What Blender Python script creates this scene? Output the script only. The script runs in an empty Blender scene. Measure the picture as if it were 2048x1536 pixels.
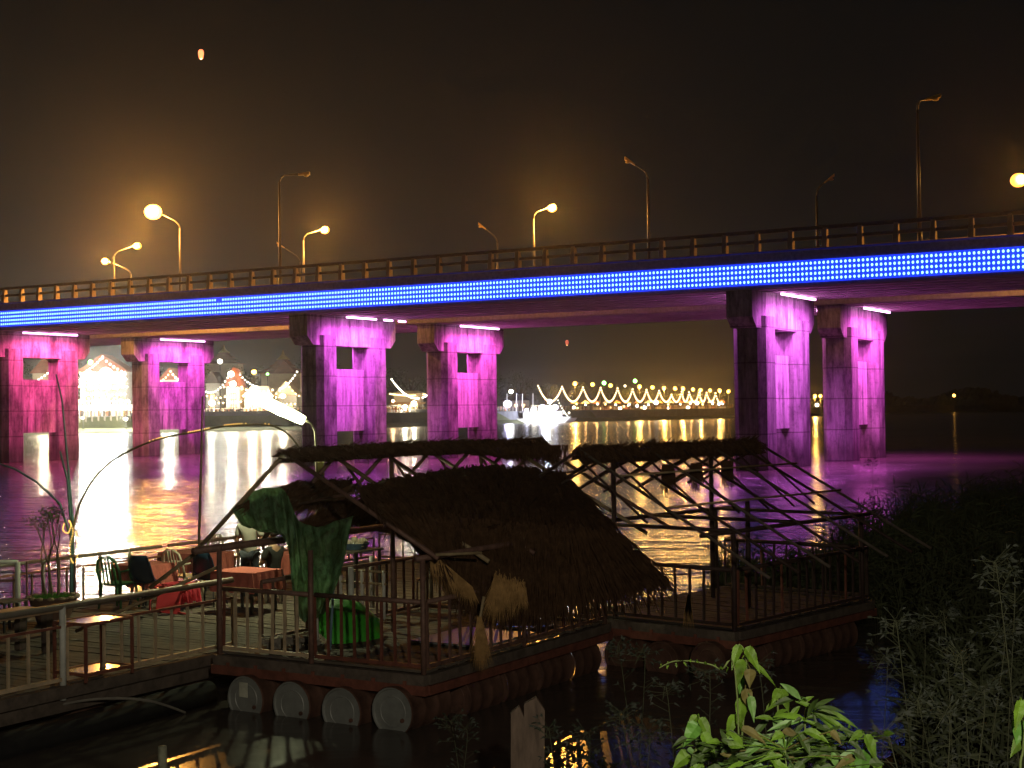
import bpy, math, random
from mathutils import Vector, Matrix
random.seed(7)
R = math.radians
sc = bpy.context.scene
# ------------------------------------------------------------------ camera
HC = 4.2
FPX, PITCH, ROLL = 2900.0, R(1.08), R(.77)
cam_d = bpy.data.cameras.new('camera')
cam_d.sensor_width = 36; cam_d.lens = FPX / 2048 * 36
cam_d.clip_start = .1; cam_d.clip_end = 6000
cam = bpy.data.objects.new('camera', cam_d); sc.collection.objects.link(cam)
cam.matrix_world = Matrix.Translation((0, 0, HC)) @ Matrix.Rotation(R(90) + PITCH, 4, 'X') @ Matrix.Rotation(-ROLL, 4, 'Z')
sc.camera = cam
# ------------------------------------------------------------------ night sky
w = bpy.data.worlds.new('World'); sc.world = w; w.use_nodes = True
nt = w.node_tree; bg = nt.nodes['Background']
sky = nt.nodes.new('ShaderNodeTexSky'); sky.sky_type = 'NISHITA'; sky.sun_disc = False
sky.sun_elevation = R(-6); sky.sun_rotation = R(200)
tc = nt.nodes.new('ShaderNodeTexCoord'); sp = nt.nodes.new('ShaderNodeSeparateXYZ')
nt.links.new(tc.outputs['Generated'], sp.inputs[0])
mr = nt.nodes.new('ShaderNodeMapRange'); mr.inputs[1].default_value = .38; mr.inputs[2].default_value = -.42
nt.links.new(sp.outputs['X'], mr.inputs[0])
mz = nt.nodes.new('ShaderNodeMapRange'); mz.inputs[1].default_value = .34; mz.inputs[2].default_value = .0
nt.links.new(sp.outputs['Z'], mz.inputs[0])
mu = nt.nodes.new('ShaderNodeMath'); mu.operation = 'MULTIPLY'
nt.links.new(mr.outputs[0], mu.inputs[0]); nt.links.new(mz.outputs[0], mu.inputs[1])
mx = nt.nodes.new('ShaderNodeMix'); mx.data_type = 'RGBA'
mx.inputs['A'].default_value = (.0030, .0030, .0030, 1)      # clear night
mx.inputs['B'].default_value = (.0155, .0135, .0100, 1)        # glow of the town over the far bank
nt.links.new(mu.outputs[0], mx.inputs['Factor'])
ad = nt.nodes.new('ShaderNodeMix'); ad.data_type = 'RGBA'; ad.blend_type = 'ADD'; ad.inputs['Factor'].default_value = .004
nt.links.new(mx.outputs['Result'], ad.inputs['A']); nt.links.new(sky.outputs[0], ad.inputs['B'])
nt.links.new(ad.outputs['Result'], bg.inputs['Color']); bg.inputs['Strength'].default_value = 1.0
# ------------------------------------------------------------------ exposure
sc.view_settings.view_transform = 'Standard'; sc.view_settings.look = 'None'
sc.view_settings.exposure = 0; sc.view_settings.gamma = 1
cy = sc.cycles
cy.use_denoising = True
try: cy.denoiser = 'OPENIMAGEDENOISE'
except Exception: pass
cy.max_bounces = 5; cy.diffuse_bounces = 2; cy.glossy_bounces = 3; cy.transmission_bounces = 3
cy.transparent_max_bounces = 8; cy.volume_bounces = 0
cy.sample_clamp_indirect = 20; cy.use_adaptive_sampling = True; cy.adaptive_threshold = .02
cy.caustics_reflective = False; cy.caustics_refractive = False

# ------------------------------------------------------------------ helpers
def ray(px, py):
    x = px - 1024; y = py - 768; c, s = math.cos(ROLL), math.sin(ROLL)
    X = x * c - y * s; Y = x * s + y * c
    dx, dz = X / FPX, -Y / FPX; c, s = math.cos(PITCH), math.sin(PITCH)
    return Vector((dx, c - dz * s, s + dz * c))
def PZ(px, py, z):
    r = ray(px, py); return Vector((0, 0, HC)) + r * ((z - HC) / r.z)
def PY(px, py, Y):
    r = ray(px, py); return Vector((0, 0, HC)) + r * (Y / r.y)

MATS = {}
def mat(name, col, rough=.7, metal=0, var=.25, scale=4, stretch=(1, 1, 1), bump=0., emit=0, ecol=None, spec=.5, col2=None, alpha=1, sub=0, world=False):
    if name in MATS: return MATS[name]
    m = bpy.data.materials.new(name); m.use_nodes = True; n = m.node_tree; b = n.nodes['Principled BSDF']
    b.inputs['Roughness'].default_value = rough; b.inputs['Metallic'].default_value = metal
    b.inputs['Specular IOR Level'].default_value = spec
    if alpha < 1: b.inputs['Alpha'].default_value = alpha
    t = n.nodes.new('ShaderNodeTexCoord'); mp = n.nodes.new('ShaderNodeMapping'); mp.inputs['Scale'].default_value = stretch
    if world:
        g = n.nodes.new('ShaderNodeNewGeometry'); n.links.new(g.outputs['Position'], mp.inputs[0])
    else: n.links.new(t.outputs['Object'], mp.inputs[0])
    no = n.nodes.new('ShaderNodeTexNoise'); no.inputs['Scale'].default_value = scale; no.inputs['Detail'].default_value = 6
    no.inputs['Roughness'].default_value = .65
    n.links.new(mp.outputs[0], no.inputs[0])
    cr = n.nodes.new('ShaderNodeValToRGB'); cr.color_ramp.elements[0].position = .33; cr.color_ramp.elements[1].position = .68
    c2 = col2 or col
    cr.color_ramp.elements[0].color = tuple(max(0, c * (1 - var)) for c in c2) + (1,)
    cr.color_ramp.elements[1].color = tuple(min(1, c * (1 + var)) for c in col) + (1,)
    n.links.new(no.outputs['Fac'], cr.inputs[0]); n.links.new(cr.outputs[0], b.inputs['Base Color'])
    if bump:
        bu = n.nodes.new('ShaderNodeBump'); bu.inputs['Strength'].default_value = bump; bu.inputs['Distance'].default_value = .05
        n.links.new(no.outputs['Fac'], bu.inputs['Height']); n.links.new(bu.outputs[0], b.inputs['Normal'])
    if emit:
        b.inputs['Emission Color'].default_value = tuple(ecol or col) + (1,); b.inputs['Emission Strength'].default_value = emit
    if sub:
        tl = n.nodes.new('ShaderNodeBsdfTranslucent'); ms = n.nodes.new('ShaderNodeMixShader'); ms.inputs[0].default_value = sub
        n.links.new(cr.outputs[0], tl.inputs[0]); n.links.new(b.outputs[0], ms.inputs[1]); n.links.new(tl.outputs[0], ms.inputs[2]); n.links.new(ms.outputs[0], n.nodes['Material Output'].inputs[0])
    MATS[name] = m; return m

W = {}
class MB:
    def __init__(s): s.v = []; s.f = []
    def add(s, vs, fs):
        o = len(s.v); s.v += [Vector(p) for p in vs]; s.f += [tuple(i + o for i in q) for q in fs]
    def box(s, c, size, ax=None, rz=None):
        c = Vector(c); h = [x / 2 for x in size]
        if rz is not None: ax = (Vector((math.cos(rz), math.sin(rz), 0)), Vector((-math.sin(rz), math.cos(rz), 0)), Vector((0, 0, 1)))
        if ax is None: ax = (Vector((1, 0, 0)), Vector((0, 1, 0)), Vector((0, 0, 1)))
        vs = [c + ax[0] * h[0] * i + ax[1] * h[1] * j + ax[2] * h[2] * k for i in (-1, 1) for j in (-1, 1) for k in (-1, 1)]
        s.add(vs, [(0, 1, 3, 2), (4, 6, 7, 5), (0, 4, 5, 1), (2, 3, 7, 6), (0, 2, 6, 4), (1, 5, 7, 3)]); return s
    def beam(s, p0, p1, wd, ht, up=(0, 0, 1)):
        p0 = Vector(p0); p1 = Vector(p1); d = p1 - p0; L = d.length; d.normalize()
        a = d.cross(Vector(up)); a = a.normalized() if a.length > 1e-5 else Vector((1, 0, 0)); b = a.cross(d)
        s.box((p0 + p1) / 2, (L, wd, ht), (d, a, b)); return s
    def tube(s, pts, r, n=8, r1=None, cap=True):
        pts = [Vector(p) for p in pts]; N = len(pts)
        rs = [r] * N if r1 is None else [r + (r1 - r) * i / (N - 1) for i in range(N)]
        o = len(s.v); ref = None
        for i, p in enumerate(pts):
            d = (pts[min(i + 1, N - 1)] - pts[max(i - 1, 0)]).normalized()
            if ref is None: ref = Vector((0, 0, 1)) if abs(d.z) < .9 else Vector((1, 0, 0))
            a = d.cross(ref).normalized(); b = a.cross(d).normalized(); ref = -b if False else ref
            for k in range(n):
                t = 2 * math.pi * k / n; s.v.append(p + (a * math.cos(t) + b * math.sin(t)) * rs[i])
        for i in range(N - 1):
            for k in range(n):
                k2 = (k + 1) % n; s.f.append((o + i * n + k, o + i * n + k2, o + (i + 1) * n + k2, o + (i + 1) * n + k))
        if cap: s.f.append(tuple(o + k for k in range(n))[::-1]); s.f.append(tuple(o + (N - 1) * n + k for k in range(n)))
        return s
    def ball(s, c, r, nu=10, nv=6, sc_=(1, 1, 1)):
        c = Vector(c); o = len(s.v); s.v.append(c + Vector((0, 0, -r * sc_[2])))
        for j in range(1, nv):
            t = -math.pi / 2 + math.pi * j / nv
            for i in range(nu):
                p = 2 * math.pi * i / nu
                s.v.append(c + Vector((r * sc_[0] * math.cos(t) * math.cos(p), r * sc_[1] * math.cos(t) * math.sin(p), r * sc_[2] * math.sin(t))))
        s.v.append(c + Vector((0, 0, r * sc_[2]))); top = len(s.v) - 1
        for i in range(nu):
            i2 = (i + 1) % nu; s.f.append((o, o + 1 + i2, o + 1 + i)); s.f.append((top, o + 1 + (nv - 2) * nu + i, o + 1 + (nv - 2) * nu + i2))
            for j in range(nv - 2):
                a = o + 1 + j * nu; s.f.append((a + i, a + i2, a + nu + i2, a + nu + i))
        return s
    def prism(s, poly, ex):
        # poly: list of 3D points (planar), extruded by the vector ex
        n = len(poly); ex = Vector(ex); o = len(s.v)
        s.v += [Vector(p) for p in poly] + [Vector(p) + ex for p in poly]
        s.f.append(tuple(o + i for i in range(n))[::-1]); s.f.append(tuple(o + n + i for i in range(n)))
        for i in range(n): j = (i + 1) % n; s.f.append((o + i, o + j, o + n + j, o + n + i))
        return s
    def lathe(s, c, prof, n=20):
        c = Vector(c); o = len(s.v)
        for r, z in prof:
            for k in range(n):
                t = 2 * math.pi * k / n; s.v.append(c + Vector((r * math.cos(t), r * math.sin(t), z)))
        for i in range(len(prof) - 1):
            for k in range(n):
                k2 = (k + 1) % n; s.f.append((o + i * n + k, o + i * n + k2, o + (i + 1) * n + k2, o + (i + 1) * n + k))
        return s
    def blade(s, p, d, up, L, wd, bend=.2, seg=2):
        # tapering leaf blade
        d = Vector(d).normalized(); sd = d.cross(Vector(up))
        sd = sd.normalized() if sd.length > 1e-4 else Vector((1, 0, 0)); o = len(s.v); p = Vector(p); n = Vector(up)
        for i in range(seg):
            t = i / seg; q = p + d * L * t - Vector((0, 0, 1)) * bend * L * t * t; wv = wd * (1 - t * t * .8) / 2
            s.v += [q - sd * wv, q + sd * wv]
        s.v.append(p + d * L - Vector((0, 0, 1)) * bend * L)
        for i in range(seg - 1): s.f.append((o + 2 * i, o + 2 * i + 1, o + 2 * i + 3, o + 2 * i + 2))
        s.f.append((o + 2 * seg - 2, o + 2 * seg - 1, o + 2 * seg)); return s
    def build(s, name, m, parent=None, smooth=False, local=False):
        vs = s.v
        if parent is not None and not local:
            inv = W[parent.name].inverted(); vs = [inv @ v for v in vs]
        me = bpy.data.meshes.new(name); me.from_pydata([tuple(v) for v in vs], [], s.f); me.update()
        if m is not None: me.materials.append(m)
        if smooth: me.polygons.foreach_set('use_smooth', [True] * len(me.polygons))
        o = bpy.data.objects.new(name, me); sc.collection.objects.link(o)
        if parent is not None: o.parent = parent; W[o.name] = W[parent.name]
        else: W[o.name] = Matrix()
        return o
def tag(o, label=None, cat=None, group=None, kind=None):
    if label: o['label'] = label
    if cat: o['category'] = cat
    if group: o['group'] = group
    if kind: o['kind'] = kind
    return o
def thing(name, label, cat, loc=(0, 0, 0), rz=0, group=None):
    o = bpy.data.objects.new(name, None); sc.collection.objects.link(o); o.empty_display_size = .2
    o.location = loc; o.rotation_euler = (0, 0, rz)
    W[o.name] = Matrix.Translation(loc) @ Matrix.Rotation(rz, 4, 'Z')
    return tag(o, label, cat, group)
def dup(o, loc=None, rz=None, parent=None, label=None, group=None):
    c = o.copy(); sc.collection.objects.link(c)
    if parent is not None: c.parent = parent
    if loc is not None: c.location = loc
    if rz is not None: c.rotation_euler = (0, 0, rz)
    if label: c['label'] = label
    if group: c['group'] = group
    for ch in list(o.children): dup(ch, parent=c)
    return c
def light(name, kind, loc, col, power, parent=None, size=.2, size_y=None, d=None, spot=None, blend=.3):
    l = bpy.data.lights.new(name, kind); l.color = col; l.energy = power
    if kind == 'AREA':
        l.spread = R(140)
        l.size = size
        if size_y: l.shape = 'RECTANGLE'; l.size_y = size_y
    elif kind == 'SUN': l.angle = size
    else: l.shadow_soft_size = size
    if kind == 'SPOT': l.spot_size = spot; l.spot_blend = blend
    o = bpy.data.objects.new(name, l); sc.collection.objects.link(o)
    M = Matrix.Translation(loc)
    if d is not None: M = M @ Vector(d).to_track_quat('-Z', 'Y').to_matrix().to_4x4()
    if parent is not None: o.parent = parent; o.matrix_local = W[parent.name].inverted() @ M
    else: o.matrix_world = M
    return o
rnd = random.uniform
ORD = ['first', 'second', 'third', 'fourth', 'fifth', 'sixth', 'seventh', 'eighth', 'ninth', 'tenth', 'eleventh', 'twelfth', 'thirteenth', 'fourteenth', 'fifteenth', 'sixteenth', 'seventeenth', 'eighteenth', 'nineteenth', 'twentieth']
Z = Vector((0, 0, 1))

# street light on the bank behind the viewpoint (lights the rafts and the bushes)
FILL = light('bank_lamp_light', 'POINT', (1.5, -2.2, 6.4), (1, .89, .68), 2400, size=.15)

# ------------------------------------------------------------------ materials
concrete = mat('concrete', (.50, .46, .44), .85, var=.22, scale=1.1, stretch=(1.6, 1.6, .22), bump=.25, col2=(.20, .18, .18))
def make_concrete():
    m = MATS['concrete']; n = m.node_tree; b = n.nodes['Principled BSDF']; src = b.inputs['Base Color'].links[0].from_socket
    t = n.nodes.new('ShaderNodeTexCoord'); cur = src
    def mul(fac_socket, dark):
        nonlocal cur
        mx = n.nodes.new('ShaderNodeMix'); mx.data_type = 'RGBA'; mx.blend_type = 'MULTIPLY'; mx.inputs['B'].default_value = dark
        n.links.new(fac_socket, mx.inputs['Factor']); n.links.new(cur, mx.inputs['A']); cur = mx.outputs['Result']
    def noise(scale, st, lo, hi, det=5):
        mp = n.nodes.new('ShaderNodeMapping'); mp.inputs['Scale'].default_value = st; n.links.new(t.outputs['Object'], mp.inputs[0])
        no = n.nodes.new('ShaderNodeTexNoise'); no.inputs['Scale'].default_value = scale; no.inputs['Detail'].default_value = det; no.inputs['Roughness'].default_value = .7; n.links.new(mp.outputs[0], no.inputs[0])
        r = n.nodes.new('ShaderNodeMapRange'); r.inputs[1].default_value = lo; r.inputs[2].default_value = hi; n.links.new(no.outputs['Fac'], r.inputs[0]); return r.outputs[0]
    mul(noise(.42, (1, 1, .5), .48, .66), (.30, .26, .28, 1))          # big damp patches
    mul(noise(3.2, (1, 1, .10), .50, .72), (.42, .38, .38, 1))         # drip streaks
    mul(noise(2.5, (1, 1, 1), .52, .70), (.62, .60, .60, 1))           # mottling
    sx = n.nodes.new('ShaderNodeSeparateXYZ'); n.links.new(t.outputs['Object'], sx.inputs[0])
    md = n.nodes.new('ShaderNodeMath'); md.operation = 'MODULO'; md.inputs[1].default_value = 2.4; ad_ = n.nodes.new('ShaderNodeMath'); ad_.operation = 'ADD'; ad_.inputs[1].default_value = 12; n.links.new(sx.outputs['Z'], ad_.inputs[0]); n.links.new(ad_.outputs[0], md.inputs[0])
    lt = n.nodes.new('ShaderNodeMath'); lt.operation = 'LESS_THAN'; lt.inputs[1].default_value = .09; n.links.new(md.outputs[0], lt.inputs[0]); mul(lt.outputs[0], (.5, .46, .46, 1))
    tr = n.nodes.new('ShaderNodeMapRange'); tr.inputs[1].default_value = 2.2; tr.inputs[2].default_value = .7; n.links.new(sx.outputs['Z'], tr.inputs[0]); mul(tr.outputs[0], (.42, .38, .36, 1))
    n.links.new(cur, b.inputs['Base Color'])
make_concrete()
def variant(src, name, k):
    m = MATS[src].copy(); m.name = name; n = m.node_tree
    for nd in n.nodes:
        if nd.type == 'VALTORGB':
            for e in nd.color_ramp.elements: e.color = tuple(min(1, c * k) for c in e.color[:3]) + (1,)
    MATS[name] = m; return m
columnm = variant('concrete', 'column_concrete', .72); webm = variant('concrete', 'wall_concrete', 1.0)
deckcon = mat('deck_concrete', (.50, .46, .45), .85, var=.2, scale=.5, bump=.1)
asphalt = mat('asphalt', (.05, .05, .05), .9)
blue_panel = mat('blue_panel', (.02, .05, .3), .4, emit=1.5, ecol=(.011, .040, 1.0), var=.1)
blue_dot = mat('blue_led', (.5, .7, 1), .4, emit=4.5, ecol=(.19, .46, 1.0), var=0)
railcon = mat('rail_concrete', (.45, .36, .28), .8, var=.2, scale=2)
raildark = mat('rail_steel', (.16, .12, .11), .6, var=.2)
steel = mat('galvanised_steel', (.11, .10, .095), .45, .3, var=.12)
sodium_glass = mat('sodium_lamp_lit', (1, .6, .2), .3, emit=2.6, ecol=(1, .40, .06), var=0)
sodium_hot = mat('sodium_lamp_hot', (1, .6, .2), .3, emit=8, ecol=(1, .42, .09), var=0)
lamp_off = mat('lamp_glass_off', (.6, .42, .16), .3, var=.1)
magenta_led = mat('magenta_led', (1, .6, 1), .4, emit=7, ecol=(1, .42, .95), var=0)
white_led = mat('white_led', (1, 1, 1), .4, emit=9, ecol=(1, .90, .70), var=0)
warm_led = mat('warm_led', (1, .8, .5), .4, emit=5, ecol=(1, .62, .26), var=0)
orange_lamp = mat('orange_lamp', (1, .6, .2), .4, emit=9, ecol=(1, .46, .08), var=0)
green_lamp = mat('green_lamp', (.4, 1, .3), .4, emit=9, ecol=(.30, 1, .22), var=0)
blue_white = mat('blue_white_lamp', (.8, .85, 1), .4, emit=14, ecol=(.72, .72, 1), var=0)

# ------------------------------------------------------------------ water, land
wm = bpy.data.materials.new('river_water'); wm.use_nodes = True; n = wm.node_tree; b = n.nodes['Principled BSDF']
b.inputs['Base Color'].default_value = (.085, .070, .060, 1); b.inputs['Roughness'].default_value = .18; b.inputs['IOR'].default_value = 1.33
g = n.nodes.new('ShaderNodeNewGeometry')
def wave(scale, st, rot, dist, detail=3):
    mp = n.nodes.new('ShaderNodeMapping'); mp.inputs['Scale'].default_value = st; mp.inputs['Rotation'].default_value = (0, 0, rot)
    n.links.new(g.outputs['Position'], mp.inputs[0])
    no = n.nodes.new('ShaderNodeTexNoise'); no.inputs['Scale'].default_value = scale; no.inputs['Detail'].default_value = detail
    n.links.new(mp.outputs[0], no.inputs[0])
    return no
n1 = wave(1.6, (.45, 1, 1), R(12), 1); n2 = wave(.28, (.5, 1, 1), R(-14), 1); n3 = wave(6, (.6, 1, 1), R(5), 1)
# calmer water in the lee of the rafts
sx = n.nodes.new('ShaderNodeSeparateXYZ'); n.links.new(g.outputs['Position'], sx.inputs[0])
calm = n.nodes.new('ShaderNodeMapRange'); calm.inputs[1].default_value = 21; calm.inputs[2].default_value = 32
calm.inputs[3].default_value = .05; calm.inputs[4].default_value = 1
n.links.new(sx.outputs['Y'], calm.inputs[0])
prev = None
pm = n.nodes.new('ShaderNodeMapping'); pm.inputs['Scale'].default_value = (.22, 1, 1); n.links.new(g.outputs['Position'], pm.inputs[0])
pn = n.nodes.new('ShaderNodeTexNoise'); pn.inputs['Scale'].default_value = .16; pn.inputs['Detail'].default_value = 4; n.links.new(pm.outputs[0], pn.inputs[0])
pr_ = n.nodes.new('ShaderNodeMapRange'); pr_.inputs[1].default_value = .35; pr_.inputs[2].default_value = .62; pr_.inputs[3].default_value = .55; pr_.inputs[4].default_value = 1.3
n.links.new(pn.outputs['Fac'], pr_.inputs[0])
cm = n.nodes.new('ShaderNodeMath'); cm.operation = 'MULTIPLY'; n.links.new(calm.outputs[0], cm.inputs[0]); n.links.new(pr_.outputs[0], cm.inputs[1])
pm2 = n.nodes.new('ShaderNodeMapping'); pm2.inputs['Scale'].default_value = (.12, 1, 1); pm2.inputs['Rotation'].default_value = (0, 0, R(-8)); n.links.new(g.outputs['Position'], pm2.inputs[0])
pn2 = n.nodes.new('ShaderNodeTexNoise'); pn2.inputs['Scale'].default_value = .035; pn2.inputs['Detail'].default_value = 3; n.links.new(pm2.outputs[0], pn2.inputs[0])
pr2 = n.nodes.new('ShaderNodeMapRange'); pr2.inputs[1].default_value = .38; pr2.inputs[2].default_value = .60; pr2.inputs[3].default_value = .45; pr2.inputs[4].default_value = 1.25
n.links.new(pn2.outputs['Fac'], pr2.inputs[0])
cm2 = n.nodes.new('ShaderNodeMath'); cm2.operation = 'MULTIPLY'; n.links.new(cm.outputs[0], cm2.inputs[0]); n.links.new(pr2.outputs[0], cm2.inputs[1]); cm = cm2
n4 = wave(.75, (.5, 1, 1), R(3), 1)
for no, dist in ((n2, .44), (n4, .32), (n1, .20), (n3, .045)):
    bu = n.nodes.new('ShaderNodeBump'); bu.inputs['Distance'].default_value = dist
    n.links.new(cm.outputs[0], bu.inputs['Strength']); n.links.new(no.outputs['Fac'], bu.inputs['Height'])
    if prev: n.links.new(prev.outputs[0], bu.inputs['Normal'])
    prev = bu
n.links.new(prev.outputs[0], b.inputs['Normal'])
MATS['river_water'] = wm
mb = MB(); mb.add([(-2500, -60, 0), (2500, -60, 0), (2500, 4000, 0), (-2500, 4000, 0)], [(0, 1, 2, 3)])
tag(mb.build('river_water', wm), kind='structure')
mb = MB(); mb.add([(-2500, -60, -3), (2500, -60, -3), (2500, 4000, -3), (-2500, 4000, -3)], [(0, 1, 2, 3)])
tag(mb.build('river_bed', mat('mud', (.07, .055, .04), .95)), kind='structure')

SH = [(-30, 7.5), (-6, 8.5), (-1.5, 10.5), (.8, 13.2), (2.7, 15.4), (4.5, 17.4), (5.7, 19.6), (6.1, 22.0), (6.7, 25.2), (7.5, 28), (6.9, 31), (7.4, 35), (11, 42), (24, 60), (60, 90), (140, 130)]
def shore_d(x, y):      # signed distance to the near shoreline, positive on land
    best = 1e9; sgn = 1
    for (x0, y0), (x1, y1) in zip(SH, SH[1:]):
        dx, dy = x1 - x0, y1 - y0; t = max(0, min(1, ((x - x0) * dx + (y - y0) * dy) / (dx * dx + dy * dy)))
        d = math.hypot(x - x0 - dx * t, y - y0 - dy * t)
        if d < best: best = d; sgn = 1 if dx * (y - y0) - dy * (x - x0) < 0 else -1
    return best * sgn
def bank_z(x, y):
    d = shore_d(x, y)
    if d < 0: return max(-2.5, d * .5)
    z = .05 + .22 * d if y < 22 else .05 + .10 * d
    return min(z, 2.75) + .1 * math.sin(x * 1.3) * math.sin(y * 1.1) * min(1, d)
mb = MB(); nx, ny = 110, 120
gx = [-40 + 150 * (i / nx) ** 1.5 if False else -30 + 170 * (i / nx) for i in range(nx + 1)]
gx = [(-30 + 60 * i / 80) if i <= 80 else 30 + (i - 80) * 3.7 for i in range(nx + 1)]
gy = [(-10 + 60 * j / 90) if j <= 90 else 50 + (j - 90) * 3 for j in range(ny + 1)]
for y in gy:
    for x in gx: mb.v.append(Vector((x, y, bank_z(x, y))))
for j in range(ny):
    for i in range(nx):
        a = j * (nx + 1) + i; mb.f.append((a, a + 1, a + nx + 2, a + nx + 1))
tag(mb.build('ground', mat('bank_soil', (.06, .05, .03), .95, scale=2, bump=.4), smooth=True), kind='structure')

# ------------------------------------------------------------------ bridge
TH = R(31.3); U = Vector((math.cos(TH), -math.sin(TH), 0)); V = Vector((math.sin(TH), math.cos(TH), 0))
B0 = Vector((-13.9, 120.6, 0)); SPAN = 37.58; ROW = 17.83; GR = -.0048
def BP(a, b, z): return B0 + U * a + V * b + Z * z
RZ = -TH      # local x = U, local y = V
def bridge(row, label):
    off = ROW * row; a0, a1 = -150, 75
    t = thing('road_bridge', label, 'bridge', BP(0, off, 0), RZ, 'twin road bridges across the river')
    def gz(a, z): return z + GR * a
    def slab(name, b0, b1, z0, z1, m, seg=1, aa=a0, ab=a1):
        mb = MB(); pts = [(b0, z0), (b1, z0), (b1, z1), (b0, z1)]
        poly = [(aa, p[0], gz(aa, p[1])) for p in pts]; d = (ab - aa, 0, GR * (ab - aa))
        mb.prism(poly, d); return mb.build(name, m, t, local=True)
    # deck slab and girders
    slab('deck', -6.0, 6.0, 13.95, 14.3, deckcon)
    slab('road_surface', -5.2, 5.2, 14.305, 14.36, asphalt)
    slab('kerb', -6.07, -5.3, 14.31, 14.62, deckcon); slab('kerb', 5.3, 6.07, 14.31, 14.62, deckcon)
    for b in (-4.9, -3.0, -1.0, 1.0, 3.0, 4.9):
        mb = MB(); prof = [(-.42, 12.2), (.42, 12.2), (.42, 12.5), (.12, 12.75), (.12, 13.7), (.35, 13.94), (-.35, 13.94), (-.12, 13.7), (-.12, 12.75), (-.42, 12.5)]
        mb.prism([(a0, b + p[0], gz(a0, p[1])) for p in prof], (a1 - a0, 0, GR * (a1 - a0))); mb.build('girder', deckcon, t, local=True)
    # diaphragms every 9.4 m
    mb = MB()
    a = -150.3
    while a < a1: mb.box((a, 0, gz(a, 13.1)), (.25, 10, 1.3)); a += SPAN / 4
    mb.build('cross_beams', deckcon, t, local=True)
    slab('fascia', -6.3, -6.08, 12.25, 14.64, mat('fascia_panel', (.36, .32, .36), .7)); slab('fascia', 6.08, 6.3, 12.25, 14.64, MATS['fascia_panel'])
    # railings
    post = None
    for side in (-1, 1):
        for z, h in ((15.95, .24), (15.30, .2)):
            mb = MB(); mb.prism([(a0, side * 6.05 - .09, gz(a0, z - h / 2)), (a0, side * 6.05 + .09, gz(a0, z - h / 2)), (a0, side * 6.05 + .09, gz(a0, z + h / 2)), (a0, side * 6.05 - .09, gz(a0, z + h / 2))], (a1 - a0, 0, GR * (a1 - a0)))
            mb.build('hand_rail', raildark, t, local=True)
        a = -122 + (1.6 if side > 0 else 0)
        while a < 62:
            if post is None:
                mb = MB(); mb.prism([(-.16, -.24, 0), (.16, -.24, 0), (.16, .22, 0), (-.16, .22, 0)], (0, 0, .5))
                mb.add([(-.16, -.24, .5), (.16, -.24, .5), (.16, .22, .5), (-.16, .22, .5), (-.13, -.14, 1.28), (.13, -.14, 1.28), (.13, .14, 1.28), (-.13, .14, 1.28)],
                       [(0, 1, 5, 4), (1, 2, 6, 5), (2, 3, 7, 6), (3, 0, 4, 7), (4, 5, 6, 7)])
                post = mb.build('railing_post', railcon, t, local=True); pc = post
            else:
                pc = post.copy(); sc.collection.objects.link(pc)
            pc.location = (a, side * 6.05 + (0.001 * side), gz(a, 14.63)); a += 2.3 if side < 0 else 2.9
    # piers
    for k in (-1, 0, 1):
        zt = gz(k * SPAN, 12.02)
        e = None
        cap = MB(); prof = [(-5.95, 12.19), (5.95, 12.19), (5.95, 10.45), (5.25, 9.75), (-5.25, 9.75), (-5.95, 10.45)]
        T = 1.85
        pier = MB()
        pier.prism([(k * SPAN - T / 2, p[0], p[1] + GR * k * SPAN) for p in prof], (T, 0, 0))
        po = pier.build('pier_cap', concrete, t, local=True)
        for s in (-1, 1):
            mb = MB(); y0 = s * (4.63 - 1.25); c = .45; hx, hy = 1.16, 1.25
            poly = [(-hx + c, -hy), (hx - c, -hy), (hx, -hy + c), (hx, hy - c), (hx - c, hy), (-hx + c, hy), (-hx, hy - c), (-hx, -hy + c)]
            mb.prism([(k * SPAN + p[0], y0 + p[1], -2.9) for p in poly], (0, 0, 13.45 + GR * k * SPAN))
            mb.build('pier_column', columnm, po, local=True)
        mb = MB(); mb.box((k * SPAN, 0, 5.3), (.7, 4.3, 5.1)); mb.build('pier_wall', webm, po, local=True)
        mb = MB()
        for bx in (-4.9, -3, -1, 1, 3, 4.9): mb.box((k * SPAN, bx, 12.21 + GR * k * SPAN - .005), (.6, .6, .02))
        mb.build('bearing_pad', raildark, po, local=True)
        # LED wash bars under the deck on both faces of the pier
        for s in (1, -1):
            bars = [(-2.1, 1.9), (3.0, 4.2), (5.1, 6.1)] if (row == 0 and k == 0 and s > 0) else [(-3.1, 3.5)]
            for b0, b1 in bars:
                nseg = max(1, round((b1 - b0) / 1.2))
                mb = MB()
                for i in range(nseg):
                    c0 = b0 + (b1 - b0) * i / nseg + .03; c1 = b0 + (b1 - b0) * (i + 1) / nseg - .03
                    mb.box((k * SPAN + s * 1.9, (c0 + c1) / 2, zt + .02), (.16, c1 - c0, .14))
                mb.build('light_bar', magenta_led, po, local=True)
            col = PCOL[(row, k)]
            P0 = BP(k * SPAN + s * 4.4, off + .2, zt - .10)
            light('pier_wash_light', 'AREA', P0, col, PPOW[(row, k)] * .55, parent=po, size=7.0, size_y=.3, d=(-U * s * .45 - Z))
            light('pier_wash_light', 'AREA', BP(k * SPAN + s * 2.3, off + .2, zt - .12), col, PPOW[(row, k)] * .5, parent=po, size=6.6, size_y=.15, d=(-U * s * .05 - Z))
            # AREA local x must run along V
            o = sc.collection.objects[-1]
    return t
PCOL = {(0, -1): (1, .08, .34), (0, 0): (.86, .11, .92), (0, 1): (.84, .15, .95), (1, -1): (1, .09, .80), (1, 0): (1, .10, .75), (1, 1): (.95, .12, .85)}
PPOW = {k_: 2300 for k_ in PCOL}
_light = light
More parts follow.
